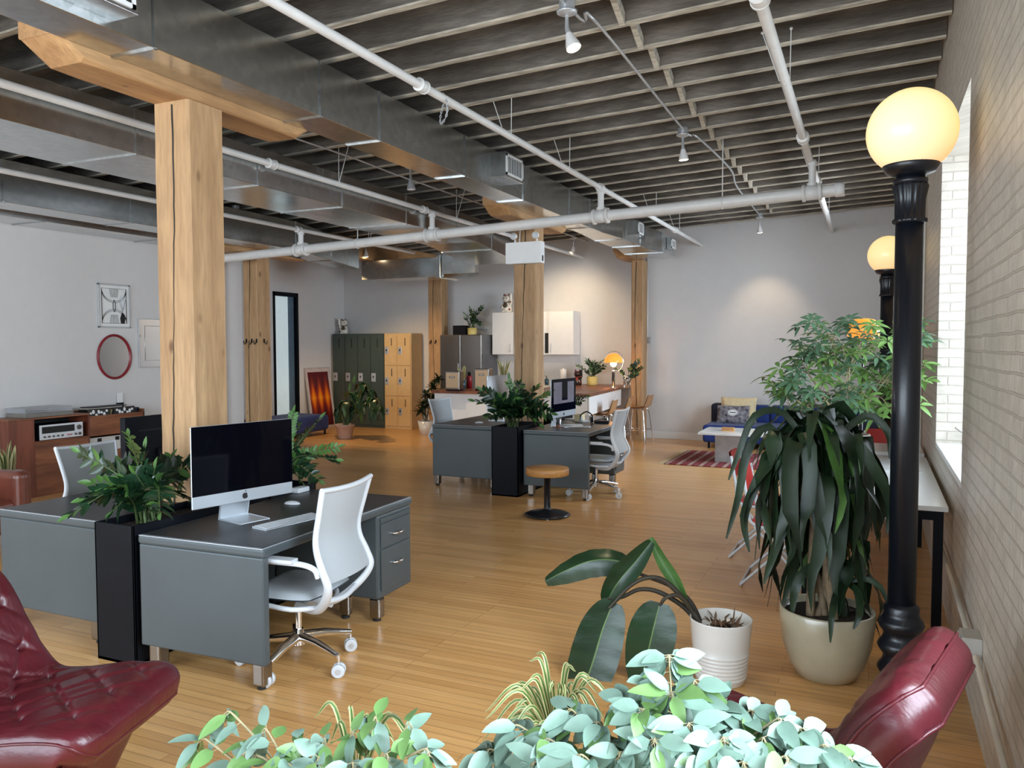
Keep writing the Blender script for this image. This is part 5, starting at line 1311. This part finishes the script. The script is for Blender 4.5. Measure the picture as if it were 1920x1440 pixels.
tips = [T(890, 752, 8.3), T(905, 733, 8.5), T(915, 782, 8.2), T(955, 712, 8.7), T(967, 738, 8.5), T(1028, 738, 8.7), T(1034, 775, 8.5), T(1005, 728, 8.9), T(940, 745, 8.4), T(1012, 795, 8.3), T(925, 742, 8.8), T(985, 765, 8.2), T(950, 780, 8.1), T(1020, 760, 8.4), T(930, 765, 8.3), T(975, 720, 8.9), T(1000, 785, 8.3), T(960, 760, 8.2)]
t.location = B2; zz(t, (0, 0, 0), [p-B2 for p in tips], L=.12, W=.055, rnd=R(8), young=.12)
planter(-4.05, -3.72, 9.76, 10.2, .81, 'black planter behind the emergency light post, mostly hidden by the greyish screen')
t = thing('zz_plant', 'small dark frond showing right of the greyish screen', 'plant', (0, 0, 0)); B3 = V(-3.88, 9.98, .77)
tips = [T(1100, 744, 9.7), T(1090, 752, 9.9), T(1060, 735, 10.0), T(1035, 740, 10.0)]
t.location = B3; zz(t, (0, 0, 0), [p-B3 for p in tips], L=.09, W=.035, rnd=R(11))

# little pots on counter and fridge
def small_zz(loc, lab, tips, potmt='pot_yellow', r=.09, h=.15, L=.075, seed=1, W=.03):
    t = thing('zz_plant', lab, 'plant', loc)
    pot(t, [(.0001, 0), (r*.94, 0), (r, .01), (r*1.03, h), (r*.93, h), (r*.92, h-.02)], potmt, r*.9, h-.02, ribs=True)
    zz(t, (0, 0, h-.03), [Vector(p) for p in tips], L=L, W=W, rnd=R(seed))
    return t
p = aty(883, 628, 14.3)
small_zz((p.x+.02, 14.32, FZ), 'potted plant in a yellow pot on top of the refrigerator', [(-.16, 0, .42), (-.05, 0, .52), (.05, -.03, .45), (.22, 0, .55), (.18, 0, .22), (-.12, -.05, .33), (.0, -.05, .38)], r=.09, h=.14, seed=2, L=.09)
p = on(1112, 720); small_zz((p[0], min(p[1], 14.5), CZ), 'leafy plant in a yellow ribbed pot on the wooden counter, left of lamp', [(-.28, -.02, .36), (-.1, 0, .46), (.05, -.03, .42), (.2, 0, .45), (.26, -.05, .36), (-.15, -.05, .28), (.1, -.1, .28)], r=.095, h=.16, seed=4, L=.09)
p = on(1166, 727)
t = thing('vase_of_fronds', 'clear glass vase with dark leafy fronds behind the orange lamp', 'vase', (p[0]+.05, min(p[1]+.1, 14.6), CZ))
MB().lathe([(.0001, .004), (.045, .004), (.05, .10), (.06, .22), (.064, .22), (.054, .10), (.05, 0), (.0001, 0)], n=24).build('glass_vase', 'glass', t)
zz(t, (0, 0, .05), [V(-.24, 0, .36), V(.22, 0, .48), V(.28, 0, .36), V(.1, -.03, .42), (.2, 0, .26), (-.1, 0, .3)], L=.075, W=.032, rnd=R(6), stem='stem_dark', start=.4)
def snake(loc, lab, potmt, r, h, n, H, seed, par=None):
    t = thing('snake_plant', lab, 'plant', loc); rn = R(seed)
    pot(t, [(.0001, 0), (r*.8, 0), (r, h), (r*.9, h), (r*.88, h-.02)], potmt, r*.85, h-.02)
    m_ = MB()
    for k in range(n):
        a = 2*PI*k/n+rn.uniform(-.3, .3); ln_ = H*rn.uniform(.6, 1); sp = rn.uniform(.08, .32)*ln_
        b0 = V(math.cos(a)*r*.35, math.sin(a)*r*.35, h-.02); pts = [b0+V(math.cos(a)*sp*f*f, math.sin(a)*sp*f*f, ln_*f) for f in (0, .2, .4, .6, .8, .92, 1)]
        m_.ribbon(pts, [.014, .02, .024, .023, .016, .008, .001], (math.cos(a+1.2), math.sin(a+1.2), .2), .25, 1, 0)
    m_.build('leaves', ['leaf_snake', 'leaf_cream'], t)
snake(on(867, 729), 'spiky snake plant in a dark teal pot between the two steel appliances', 'pot_teal', .07, .15, 11, .28, 3)
p = on(940, 727); snake((p[0], p[1]+.1, CZ), 'spiky yellow-green snake plant behind the silver computer back', 'pot_white', .08, .14, 11, .42, 5)
q = atz(20, 905, .55); q = aty(14, 884, 5.3); snake((q.x, 5.3, 0), 'snake plant standing behind the brown leather armchair', 'pot_white', .14, max(.2, q.z), 12, .36, 7)

# corner plant by lockers: woody canes with dark rosettes
p = atz(803, 806, 0); t = thing('corner_dracaena', 'dark rosette plant in a white pot between beige lockers and counter', 'plant', (-8.0, 13.55, 0)); c0 = V(-8.0, 13.55, 0)
pot(t, [(.0001, 0), (.11, 0), (.16, .28), (.145, .28), (.14, .25)], 'pot_white', .14, .25)
rn = R(12); m_ = MB(); st = MB()
for (px, py) in ((822, 712), (812, 728), (800, 742), (793, 760), (805, 758), (790, 772), (812, 748)):
    tip = T(px, py, 13.5+rn.uniform(-.1, .1))-c0; st.tube(interp([V(0, 0, .25), V(tip.x*.3, 0, tip.z*.6), tip], 5), .012, 6)
    for k in range(26):
        a = rn.uniform(0, 2*PI); e_ = rn.uniform(-.4, 1.1); d = V(math.cos(a)*math.cos(e_), math.sin(a)*math.cos(e_), math.sin(e_)); m_.leaf(tip, d, V(0, 0, 1), rn.uniform(.14, .24), .055, fold=.2, droop=.25)
st.build('canes', 'cane', t); m_.build('foliage', 'leaf_drac', t)

# drooping plant by the ottoman
p = atz(638, 824, 0); t = thing('drooping_plant', 'drooping big-leaved plant in a dusty terracotta pot before the green lockers', 'plant', (p.x, p.y+.15, 0)); c0 = Vector(t.location)
pot(t, [(.0001, 0), (.12, 0), (.13, .02), (.165, .235), (.185, .24), (.185, .275), (.165, .275), (.16, .24)], 'pot_terra', .155, .24)
rn = R(15); m_ = MB(); st = MB()
for (px, py) in ((677, 722), (690, 735), (662, 740), (700, 750), (650, 755), (680, 755), (668, 765), (640, 770), (705, 765)):
    tip = T(px, py, c0.y+rn.uniform(-.25, .2))-c0; st.tube(interp([V(0, 0, .23), V(tip.x*.45, tip.y*.3, tip.z*.75), tip], 5), .011, 6)
    for k in range(7):
        a = rn.uniform(0, 2*PI); o_ = rn.uniform(.10, .22); dr = rn.uniform(.18, .42)
        pts = [tip+V(math.cos(a)*o_*f, math.sin(a)*o_*f, .10*math.sin(PI*f*.6)-dr*f*f) for f in (0, .2, .4, .6, .8, 1)]
        m_.ribbon(pts, [.01, .045, .07, .068, .045, .002], (0, 0, 1), .12, 1 if rn.random() < .2 else 0, None)
for dz in (0, 1): m_.leaf(T(655+dz*8, 735-dz*14, c0.y)-c0, V(.2, 0, 1), V(0, -1, 0), .2, .06, mi=1)
st.build('stems', 'stem_green', t); m_.build('foliage', ['leaf_dark', 'leaf_mid'], t)

# ---------------------------------------------------------------- leafy umbrella plant on the white table
t = thing('umbrella_plant', 'tall leafy bright green plant in a taupe pot on the white table', 'plant', (-.19, 7.02, TH)); c0 = Vector(t.location)
pot(t, [(.0001, 0), (.155, 0), (.165, .01), (.17, .255), (.155, .255), (.152, .22)], 'pot_taupe', .15, .21)
rn = R(21); br = MB(); lf = MB()
def palmate(m_, p, up_, n, L, W, rn, mi):
    up_ = Vector(up_).normalized(); u = up_.orthogonal().normalized(); w_ = up_.cross(u); a0 = rn.uniform(0, 6)
    for k in range(n):
        a = a0+2*PI*k/n; d = (u*math.cos(a)+w_*math.sin(a))*.95+up_*.1
        m_.leaf(p+d*.012, d, up_+V(rn.uniform(-.2, .2), rn.uniform(-.2, .2), 0), L*rn.uniform(.8, 1.1), W, mi=mi, fold=.12, droop=.32)
trunks = [(1515, 700, 6.9), (1560, 640, 7.1), (1592, 690, 6.8), (1640, 660, 7.2), (1670, 700, 7.0), (1485, 745, 6.8), (1545, 745, 6.7), (1700, 650, 7.1)]
tp = []
for px, py, Y in trunks:
    tip = T(px, py, Y)-c0; pts = interp([V(rn.uniform(-.06, .06), rn.uniform(-.06, .06), .2), V(tip.x*.35, tip.y*.4, .2+(tip.z-.2)*.45), tip], 6)
    br.tube(pts, [.013-.007*i/len(pts) for i in range(len(pts))], 7); tp.append(pts)
ends = [(1450, 722), (1462, 690), (1478, 765), (1495, 690), (1520, 602), (1530, 660), (1500, 640), (1548, 700), (1560, 618), (1545, 790), (1575, 655), (1590, 600), (1600, 640), (1585, 720), (1612, 700), (1625, 640), (1640, 610), (1650, 680), (1625, 745), (1665, 640), (1690, 665), (1660, 720), (1700, 700), (1720, 640), (1735, 690), (1745, 715), (1722, 760), (1610, 765), (1575, 770), (1520, 735), (1500, 780), (1640, 780), (1680, 745), (1485, 715), (1535, 640), (1555, 670), (1605, 672), (1700, 735), (1668, 765), (1590, 745), (1470, 740), (1510, 765), (1740, 640), (1712, 610)]
for k, (px, py) in enumerate(ends):
    Y = rn.uniform(6.55, 7.35) if px < 1690 else rn.uniform(6.7, 7.0)
    e_ = T(px, py, Y)-c0
    if e_.x + c0.x > XR-.09: e_.x = XR-.09-c0.x
    best = min((q for pt in tp for q in pt[4:]), key=lambda q: (q-e_).length)
    pts = interp([best, (best+e_)/2+V(0, 0, .05), e_], 4); br.tube(pts, [.005-.003*i/len(pts) for i in range(len(pts))], 5)
    mi = 1 if (px > 1590 and rn.random() < .6) or rn.random() < .25 else 0
    palmate(lf, e_, (rn.uniform(-.6, .4), -.6+rn.uniform(-.6, .5), 1), rn.choice((6, 7, 7, 8)), rn.uniform(.10, .14), .036, rn, mi)
    for _ in range(4):
        f = rn.uniform(.2, .9); q = pts[0]+(pts[-1]-pts[0])*f; e2 = q+V(rn.uniform(-.13, .08), rn.uniform(-.12, .12), rn.uniform(-.02, .12))
        if e2.x+c0.x > XR-.12: e2.x = XR-.12-c0.x
        br.tube([q, e2], .0025, 5); palmate(lf, e2, (rn.uniform(-.5, .4), rn.uniform(-.7, .2), 1), 6, rn.uniform(.08, .115), .032, rn, mi if rn.random() < .7 else 1-mi)
br.build('branches', 'twig', t); lf.build('foliage', ['leaf_sch', 'leaf_bright'], t) if 'leaf_sch' in MT else None

# ---------------------------------------------------------------- big dracaena in the beige pot
fp = atz(1553, 1288, 0); cP = V(fp.x-.02, fp.y+.15, 0)
t = thing('dracaena_plant', 'large drooping dark-leaved plant in a glossy beige pot by the lamp post', 'plant', cP)
pot(t, [(.0001, 0), (.12, 0), (.15, .012), (.19, .08), (.222, .18), (.236, .29), (.238, .36), (.232, .368), (.222, .362), (.218, .33)], 'pot_beige', .215, .33)
rn = R(31); ca = MB(); lf = MB(); 
crowns = [((1530, 845), 4.55, 26, .62), ((1485, 880), 4.45, 22, .58), ((1585, 885), 4.75, 22, .60), ((1545, 960), 4.5, 15, .55), ((1500, 1000), 4.6, 10, .45), ((1590, 1095), 4.55, 7, .34)]
for ci, ((px, py), Y, n, L) in enumerate(crowns):
    tip = T(px, py, Y)-cP; b0 = V(rn.uniform(-.08, .06), rn.uniform(-.08, .05), .32)
    pts = interp([b0, V(b0.x*.7+tip.x*.3, b0.y*.5+tip.y*.5, .32+(tip.z-.32)*.5), tip], 6)
    ca.tube(pts, [.024-.010*i/len(pts) for i in range(len(pts))], 9)
    for k in range(n):
        a = 2*PI*k/n*2.4+rn.uniform(-.3, .3); ly = k/n
        out = L*rn.uniform(.30, .62)*(1-.35*ly); rise = rn.uniform(.06, .18)+.12*ly; drop = L*rn.uniform(.55, 1.0)*(1-.2*ly)
        cx_ = math.cos(a); sy_ = math.sin(a)
        if cx_*out+tip.x+cP.x > .06: out *= .35
        pts = [tip+V(cx_*out*math.sin(PI/2*f)+.03*math.sin(f*7+k), sy_*out*math.sin(PI/2*f), rise*math.sin(PI*min(f*1.5, 1))*1.0-drop*f**2.2) for f in [i/9 for i in range(10)]]
        wv = rn.uniform(.032, .05); ws = [wv*.45, wv*.6, wv*.85, wv, wv*1.02, wv*.98, wv*.85, wv*.62, wv*.35, .002]
        lf.ribbon(pts, ws, (cx_*.5+rn.uniform(-.6, .6), sy_*.5+rn.uniform(-.6, .6), 1), .12, 1 if rn.random() < .05 else 0, None, wave=.42, ph=rn.uniform(0, 6))
# a few long leaves that give the outline its reach
def strap(m_, pix, Y, wv, mi=0):
    pts = interp([aty(px, py, Y+dy)-cP for px, py, dy in pix], 3); n = len(pts)
    m_.ribbon(pts, [max(.002, wv*.68*math.sin(PI*min(1, .12+.86*i/(n-1)))**.6) for i in range(n)], CAM-cP-pts[n//2], .14, mi, None, wave=.4, ph=px)
for pix, w_ in (([(1500, 870, 0), (1440, 800, 0), (1400, 850, -.1), (1385, 930, -.1), (1362, 1010, -.1)], .035), ([(1500, 880, 0), (1450, 850, 0), (1412, 920, -.1), (1395, 975, -.1), (1405, 1035, -.1)], .038),
                ([(1520, 850, 0), (1470, 775, 0), (1415, 780, -.1), (1385, 850, -.15), (1366, 900, -.15)], .028), ([(1540, 850, 0), (1620, 780, .1), (1665, 810, .1), (1668, 860, .1)], .03),
                ([(1550, 870, 0), (1600, 830, .0), (1640, 880, .0), (1668, 940, .05), (1664, 1000, .05)], .042), ([(1500, 950, 0), (1470, 990, -.1), (1450, 1040, -.1), (1432, 1095, -.1)], .036),
                ([(1590, 1092, 0), (1620, 1085, 0), (1650, 1100, 0), (1668, 1140, 0)], .022), ([(1590, 1095, 0), (1608, 1110, -.1), (1612, 1150, -.27), (1600, 1180, -.29)], .028),
                ([(1585, 1090, 0), (1570, 1110, -.1), (1560, 1150, -.29), (1557, 1205, -.31)], .026), ([(1560, 1050, 0), (1510, 1070, -.1), (1490, 1110, -.15), (1485, 1155, -.15)], .036)):
    strap(lf, pix, cP.y, w_)
for (px, py), n, L in (((1532, 842), 13, .42), ((1490, 872), 9, .40), ((1582, 878), 9, .38)):
    tip = T(px, py, 4.6)-cP
    for k in range(n):
        a = 2*PI*k/n+.3; out = L*rn.uniform(.5, .8); rise = L*rn.uniform(.35, .6); cx_, sy_ = math.cos(a), math.sin(a)
        if cx_*out+tip.x+cP.x > .08: out *= .4
        pts = [tip+V(cx_*out*f, sy_*out*f, rise*math.sin(PI*min(1, f*.9))-.10*f*f) for f in [i/8 for i in range(9)]]
        ws = [.012, .02, .028, .032, .032, .028, .022, .013, .001]; lf.ribbon(pts, ws, (cx_*.3, sy_*.3, 1), .16, 0, None, wave=.35, ph=k*1.7)
ca.build('canes', 'cane', t); lf.build('foliage', ['leaf_drac', 'leaf_mid'], t)

# ---------------------------------------------------------------- bird of paradise in the white pot
fp = atz(1343, 1291, 0); cB = V(fp.x, fp.y+.115, 0)
t = thing('bird_of_paradise_plant', 'broad-leaved leaning plant in a ribbed white pot on the open floor', 'plant', cB)
prof = [(.0001, 0), (.118, 0), (.125, .008)]
for k in range(7): z = .03+k*.02; r_ = .127+z*.10; prof += [(r_, z), (r_+.003, z+.004), (r_+.003, z+.012), (r_, z+.016)]
prof += [(.148, .20), (.158, .325), (.160, .332), (.153, .332), (.148, .29)]
pot(t, prof, 'pot_white', .146, .285)
rn = R(40)
def P(px, py, dy=0): return aty(px, py, cB.y+dy)-cB
so = MB()
for k in range(40): 
    a = rn.uniform(0, 6.28); r_ = rn.uniform(0, .13); so.leaf((r_*math.cos(a), r_*math.sin(a), .29), (rn.uniform(-1, 1), rn.uniform(-1, 1), .5), (0, 0, 1), .05, .014)
bc = so.build('bark_chips', 'leaf_brown', t); bc['kind'] = 'stuff'
for px in (1378, 1392): MB().ribbon([P(1368, 1196, 0), P((1370+px)/2, 1175, 0), P(px, 1150 if px != 1378 else 1135, 0)], [.012, .008, .001], (0, -1, 0), .3).build('dry_stub', 'leaf_brown', t)
pe = MB()
def pet(pix, r0=.017, r1=.008):
    pts = interp([P(*q) for q in pix], 6); pe.tube(pts, [r0+(r1-r0)*i/(len(pts)-1) for i in range(len(pts))], 8)
pet([(1322, 1190, 0), (1295, 1140, 0), (1250, 1092, -.05), (1215, 1083, -.1), (1180, 1100, -.15), (1142, 1140, -.2)])
pet([(1318, 1190, 0), (1290, 1145, .02), (1240, 1112, 0), (1200, 1105, -.05), (1165, 1120, -.1), (1135, 1122, -.1)])
pet([(1314, 1188, 0), (1300, 1150, .0), (1275, 1118, -.05), (1250, 1120, -.1), (1237, 1135, -.1)])
pet([(1320, 1185, .03), (1295, 1130, .05), (1260, 1100, .06), (1215, 1082, .06), (1180, 1068, .06)])
pet([(1318, 1185, .02), (1300, 1150, .02), (1284, 1125, .02)])
pe.build('stems', 'stem_dark', t)
bl = MB()
def blade(pix, hw_, fold=.1, wave=.1, tipw=.55, mi=0, mid=2, ph=0, upo=(0, 0, 0)):
    pts = interp([P(*q) for q in pix], 5); n = len(pts); ws = [max(.003, hw_*math.sin(PI*min(.999, .06+.90*(i/(n-1))**.85))**.55) for i in range(n)]
    bl.ribbon(pts, ws, (CAM-cB-pts[n//2]).normalized()+Vector(upo), fold, mi, mid, wave=wave, ph=ph, midw=.03)
blade([(1190, 1062, .05), (1150, 1050, .0), (1105, 1052, -.03), (1060, 1070, -.05), (1022, 1090, -.05)], .082, -.28, .06, ph=1, upo=(0, 0, .45))
blade([(1137, 1128, -.1), (1160, 1090, -.1), (1190, 1055, -.08), (1222, 1015, -.05)], .066, .38, .04, ph=2)
blade([(1150, 1128, -.16), (1130, 1180, -.2), (1112, 1240, -.25), (1095, 1290, -.28), (1080, 1345, -.3)], .128, .10, .06, ph=3)
blade([(1237, 1130, -.1), (1225, 1180, -.14), (1212, 1235, -.16), (1198, 1292, -.18)], .125, .08, .05, ph=4)
blade([(1285, 1128, .02), (1262, 1085, .02), (1240, 1050, .02), (1220, 1008, .02)], .034, .35, .02, mi=1, ph=5)
bl.build('leaves', ['leaf_bird', 'leaf_mid', 'leaf_rib'], t)

# ---------------------------------------------------------------- foreground weeping figs and a striped grassy plant
def ficus(hub, tips, lab, seed, L=.072, W=.036, mats=('leaf_ficus', 'leaf_ficus2'), pg=.2, step=1):
    hub = Vector(hub); base = V(hub.x, hub.y, 0)
    t = thing('weeping_fig', lab, 'plant', base); rn = R(seed); br = MB(); lf = MB()
    pot(t, [(.0001, 0), (.12, 0), (.15, .26), (.135, .26), (.13, .23)], 'pot_white', .125, .23)
    h_ = hub-base; br.tube(interp([V(0, 0, .2), V(.02, .01, h_.z*.5), h_], 6), [.014]*13, 8)
    for px, py, Y in tips:
        tip = aty(px, py, Y)-base; s_ = h_+V(0, 0, rn.uniform(-.15, .02))
        pts = interp([s_, (s_+tip)/2+V(0, 0, .07), tip+V(0, 0, .01), tip+(tip-s_)*.10+V(0, 0, -.03)], 6); n = len(pts)
        br.tube(pts, [.0045*(1-.7*i/n) for i in range(n)], 5)
        for i in range(int(n*.30), n, step):
            tg = (pts[min(i+1, n-1)]-pts[i-1]).normalized(); sd = tg.cross(V(0, 0, 1)); sd = sd.normalized() if sd.length > .1 else V(1, 0, 0)
            for q in range(2):
                sg = 1 if (i+q) % 2 else -1
                d = (sd*sg*rn.uniform(.5, 1)+tg*rn.uniform(.3, .9)+V(rn.uniform(-.3, .3), rn.uniform(-.3, .3), rn.uniform(-.75, -.0))).normalized()
                ps = pts[i]+d*.012; br.tube([pts[i], ps], .001, 4)
                nn = V(rn.uniform(-.5, .7), -.75+rn.uniform(-.3, .3), .9)
                lf.leaf(ps, d, nn, L*rn.uniform(.7, 1.15), W*rn.uniform(.85, 1.1), mi=1 if rn.random() < pg else 0, fold=.12, droop=.16, seg=6, tip=.92)
    br.build('branches', 'twig', t); lf.build('foliage', list(mats), t); return t
hubR = aty(1270, 1620, 1.85); hubL = aty(640, 1640, 1.42)
tR = [(1255, 1250, 1.9), (1225, 1300, 1.85), (1300, 1290, 1.9), (1345, 1330, 1.9), (1180, 1330, 1.8), (1130, 1370, 1.75), (1080, 1345, 1.8), (1040, 1400, 1.7), (985, 1375, 1.75), (940, 1420, 1.7), (1400, 1345, 1.9), (1450, 1360, 1.85), (1490, 1385, 1.85), (1530, 1410, 1.8), (1570, 1430, 1.8), (1420, 1400, 1.8), (1350, 1400, 1.75), (1290, 1370, 1.75), (1230, 1400, 1.7), (1170, 1420, 1.7), (1100, 1430, 1.65), (1260, 1320, 1.8), (1320, 1430, 1.7), (1460, 1430, 1.75), (1210, 1350, 1.75), (1385, 1440, 1.7), (1020, 1440, 1.65)]
ficus(hubR, tR, 'pale green weeping fig filling the bottom edge, nearest the camera at centre-right', 50, L=.085, W=.038, pg=.14)
tL = [(395, 1400, 1.35), (440, 1350, 1.4), (505, 1385, 1.38), (470, 1420, 1.35), (560, 1400, 1.4), (610, 1400, 1.4), (660, 1385, 1.42), (700, 1365, 1.45), (760, 1375, 1.45), (790, 1415, 1.4), (720, 1425, 1.38), (600, 1435, 1.35), (540, 1440, 1.33), (660, 1440, 1.36)]
ficus(hubL, tL, 'weeping fig twigs at the bottom edge, left of the picture centre', 51, L=.07, W=.032, pg=.5, step=2)
def grassy(hub, tips, lab, seed, w_=.0055):
    hub = Vector(hub); base = V(hub.x, hub.y, 0); t = thing('striped_grassy_plant', lab, 'plant', base); rn = R(seed)
    pot(t, [(.0001, 0), (.10, 0), (.13, .22), (.115, .22), (.11, .2)], 'pot_terra', .108, .2)
    h_ = hub-base; MB().tube([V(0, 0, .18), V(.01, 0, h_.z*.5), h_], .012, 7).build('cane', 'cane', t); m_ = MB()
    for px, py, Y in tips:
        e_ = aty(px, py, Y)-base; s_ = h_; mid = (s_+e_)/2+V(0, 0, .10+.25*(abs(e_.x-s_.x)))
        pts = interp([s_, mid, e_], 7); n = len(pts); m_.ribbon(pts, [max(.0008, w_*math.sin(PI*(.15+.84*i/(n-1)))**.7) for i in range(n)], CAM-hub, .3, 1, 0)
    m_.build('blades', ['leaf_mid', 'leaf_cream'], t)
hubG = aty(1045, 1420, 2.05)
tg_ = [(1004, 1225, 2.1), (1030, 1285, 2.0), (1068, 1245, 2.05), (985, 1283, 2.0), (910, 1335, 1.9), (905, 1390, 1.9), (930, 1330, 2.0), (1120, 1285, 2.1), (1145, 1310, 2.1), (900, 1440, 1.85), (960, 1440, 1.85), (940, 1370, 1.9), (1085, 1300, 2.1), (925, 1420, 1.9), (990, 1430, 1.9), (1110, 1345, 2.0), (965, 1340, 2.1), (1050, 1300, 1.95), (1135, 1350, 2.0)]
tg_ += [(x+12*((i % 3)-1), y+14, Y-.05) for i, (x, y, Y) in enumerate(tg_)]
grassy(hubG, tg_, 'thin cream-striped arching grassy plant left of the pale weeping fig', 60)
hubH = aty(668, 1500, 1.6)
grassy(hubH, [(590, 1345, 1.6), (652, 1333, 1.6), (700, 1365, 1.6), (745, 1400, 1.6), (780, 1410, 1.55), (690, 1400, 1.6), (620, 1390, 1.6), (800, 1440, 1.5)], 'few cream-striped blades rising through the left weeping fig', 61, w_=.006)
# ---------------------------------------------------------------- tufted red leather lounge chairs
def lounge(loc, rz, lab):
    t = thing('lounge_chair', lab, 'lounge chair', loc, rz, 'oxblood leather lounge chairs')
    # facing local +x ; side profile of the sitting surface from front lip to the top of the back
    prof = interp([(.50, 0, .355), (.44, 0, .425), (.28, 0, .425), (.08, 0, .395), (-.06, 0, .40), (-.15, 0, .49), (-.22, 0, .61), (-.29, 0, .74), (-.37, 0, .83), (-.42, 0, .86)], 10)
    n = len(prof); cum = [0]
    for i in range(1, n): cum.append(cum[-1]+(prof[i]-prof[i-1]).length)
    Lt = cum[-1]; Wd = .66
    def at_s(s_):
        s_ = max(0, min(Lt, s_)); i = 0
        while i < n-2 and cum[i+1] < s_: i += 1
        f = (s_-cum[i])/(cum[i+1]-cum[i]); p = prof[i]+(prof[i+1]-prof[i])*f; tg = (prof[min(i+2, n-1)]-prof[max(i-1, 0)]).normalized(); return p, V(-tg.z, 0, tg.x)*-1
    # tuft pattern on (s, y)
    ps, py_ = .20, .20
    def tuft(s_, y):
        u = (s_-.16)/ps; v = y/py_; 
        # diamond lattice
        a = u+v; b_ = u-v; fa = abs(a/1-round(a/1)); fb = abs(b_/1-round(b_/1))
        inside = 1.0
        e_ = min(1, max(0, (s_-.06)/.10))*min(1, max(0, (Lt-.06-s_)/.10))*min(1, max(0, (Wd/2-.05-abs(y))/.06))
        crease = math.exp(-(fa/.10)**2)*.5+math.exp(-(fb/.10)**2)*.5
        butt = math.exp(-((fa*fa+fb*fb)/.018))
        return -(crease*.016+butt*.020)*e_ + .012*(1-4*fa*fb)*e_*.0
    NU, NV = 240, 116; H2 = Wd/2
    def wid(s_):   # rounded plan corners at front and top
        k = 0
        if s_ < .14: k = (1-s_/.14)
        if s_ > Lt-.16: k = (s_-(Lt-.16))/.16
        return H2*(1-.26*k**3)
    def surf(u, v):
        s_ = u*Lt; y = (2*v-1); w_ = wid(s_); p, nn = at_s(s_); ed = (1-abs(y)**7)**.5 if abs(y) < 1 else 0
        eu = min(1, (s_/.05))**.5*min(1, ((Lt-s_)/.05)+.02)**.5 if s_ < .05 or s_ > Lt-.05 else 1
        r_ = p - nn*(tuft(s_, y*w_)*-1*-1) if False else p + nn*(-1)*0
        off = .045*ed*eu + tuft(s_, y*w_) + .004*math.sin(s_*46+y*9)*ed*max(0, math.sin(y*7+s_*9))
        q = p + nn*off; return (q.x, y*w_, q.z)
    # make sure the normal points to the sitter
    m_ = MB(); m_.grid(surf, NU, NV); m_.build('tufted_cushion', 'red_leather', t)
    # side band, under the seam
    def ringp(s_, side, depth):
        p, nn = at_s(s_); q = p - nn*depth; return V(q.x, side*wid(s_), q.z)
    BD = .10
    m_ = MB()
    def band(u, v):
        # go around: left side, top edge, right side, front edge
        per = 4*u; k = int(per) % 4; f = per-int(per)
        if k == 0: s_ = Lt*f; sd = 1
        elif k == 2: s_ = Lt*(1-f); sd = -1
        elif k == 1: s_ = Lt; sd = 1-2*f
        else: s_ = 0; sd = -1+2*f
        p, nn = at_s(s_); q = p - nn*(BD*v); bul = .016*math.sin(PI*v)
        out = V(0, 0, 0)
        if k in (0, 2): out = V(0, (1 if k == 0 else -1)*bul, 0)
        elif k == 1: out = (prof[-1]-prof[-3]).normalized()*bul
        else: out = (prof[0]-prof[2]).normalized()*bul
        return tuple(V(q.x, sd*wid(s_), q.z)+out)
    m_.grid(band, 160, 7, closeu=True); bo = m_.build('side_band', 'red_leather_dark', t)
    for v, r_ in ((0, .006), (1, .006)):
        MB().tube([band(k/120, v) for k in range(120)], r_, 6, closed=True).build('piping', 'red_leather', bo)
    # outer shell behind and beneath
    m_ = MB()
    def shell(u, v):
        s_ = Lt*(.05+.93*u); p, nn = at_s(s_); w_ = wid(s_)*.93; y = (2*v-1); d_ = BD-.01+(.10)*(1-abs(y)**4)*math.sin(PI*min(1, u*1.05))**.4
        q = p-nn*d_; return (q.x, y*w_, q.z)
    m_.grid(shell, 60, 25); m_.build('outer_shell', 'red_leather_dark', t)
    # base: upholstered wedge down to a swivel foot
    m_ = MB()
    def base(u, v):
        a = 2*PI*u; z = .06+.26*v; k = .62+.38*v; c, s_ = math.cos(a), math.sin(a)
        x = .12+.30*k*abs(c)**.5*(1 if c > 0 else -1); y = .27*k*abs(s_)**.5*(1 if s_ > 0 else -1); return (x, y, z)
    m_.grid(base, 48, 6, closeu=True); m_.build('base', 'red_leather_dark', t)
    MB().lathe([(.0001, 0), (.24, 0), (.24, .02), (.05, .05), (.04, .08), (.0001, .08)], (.12, 0, 0), 32).build('swivel_foot', 'black', t)
    return t
lounge((-2.94, 1.93, 0), math.radians(17), 'oxblood tufted leather lounge chair at the lower left picture edge')
lounge((-.22, 2.64, 0), math.radians(166), 'oxblood leather lounge chair seen from its side at lower right, by the brick wall')
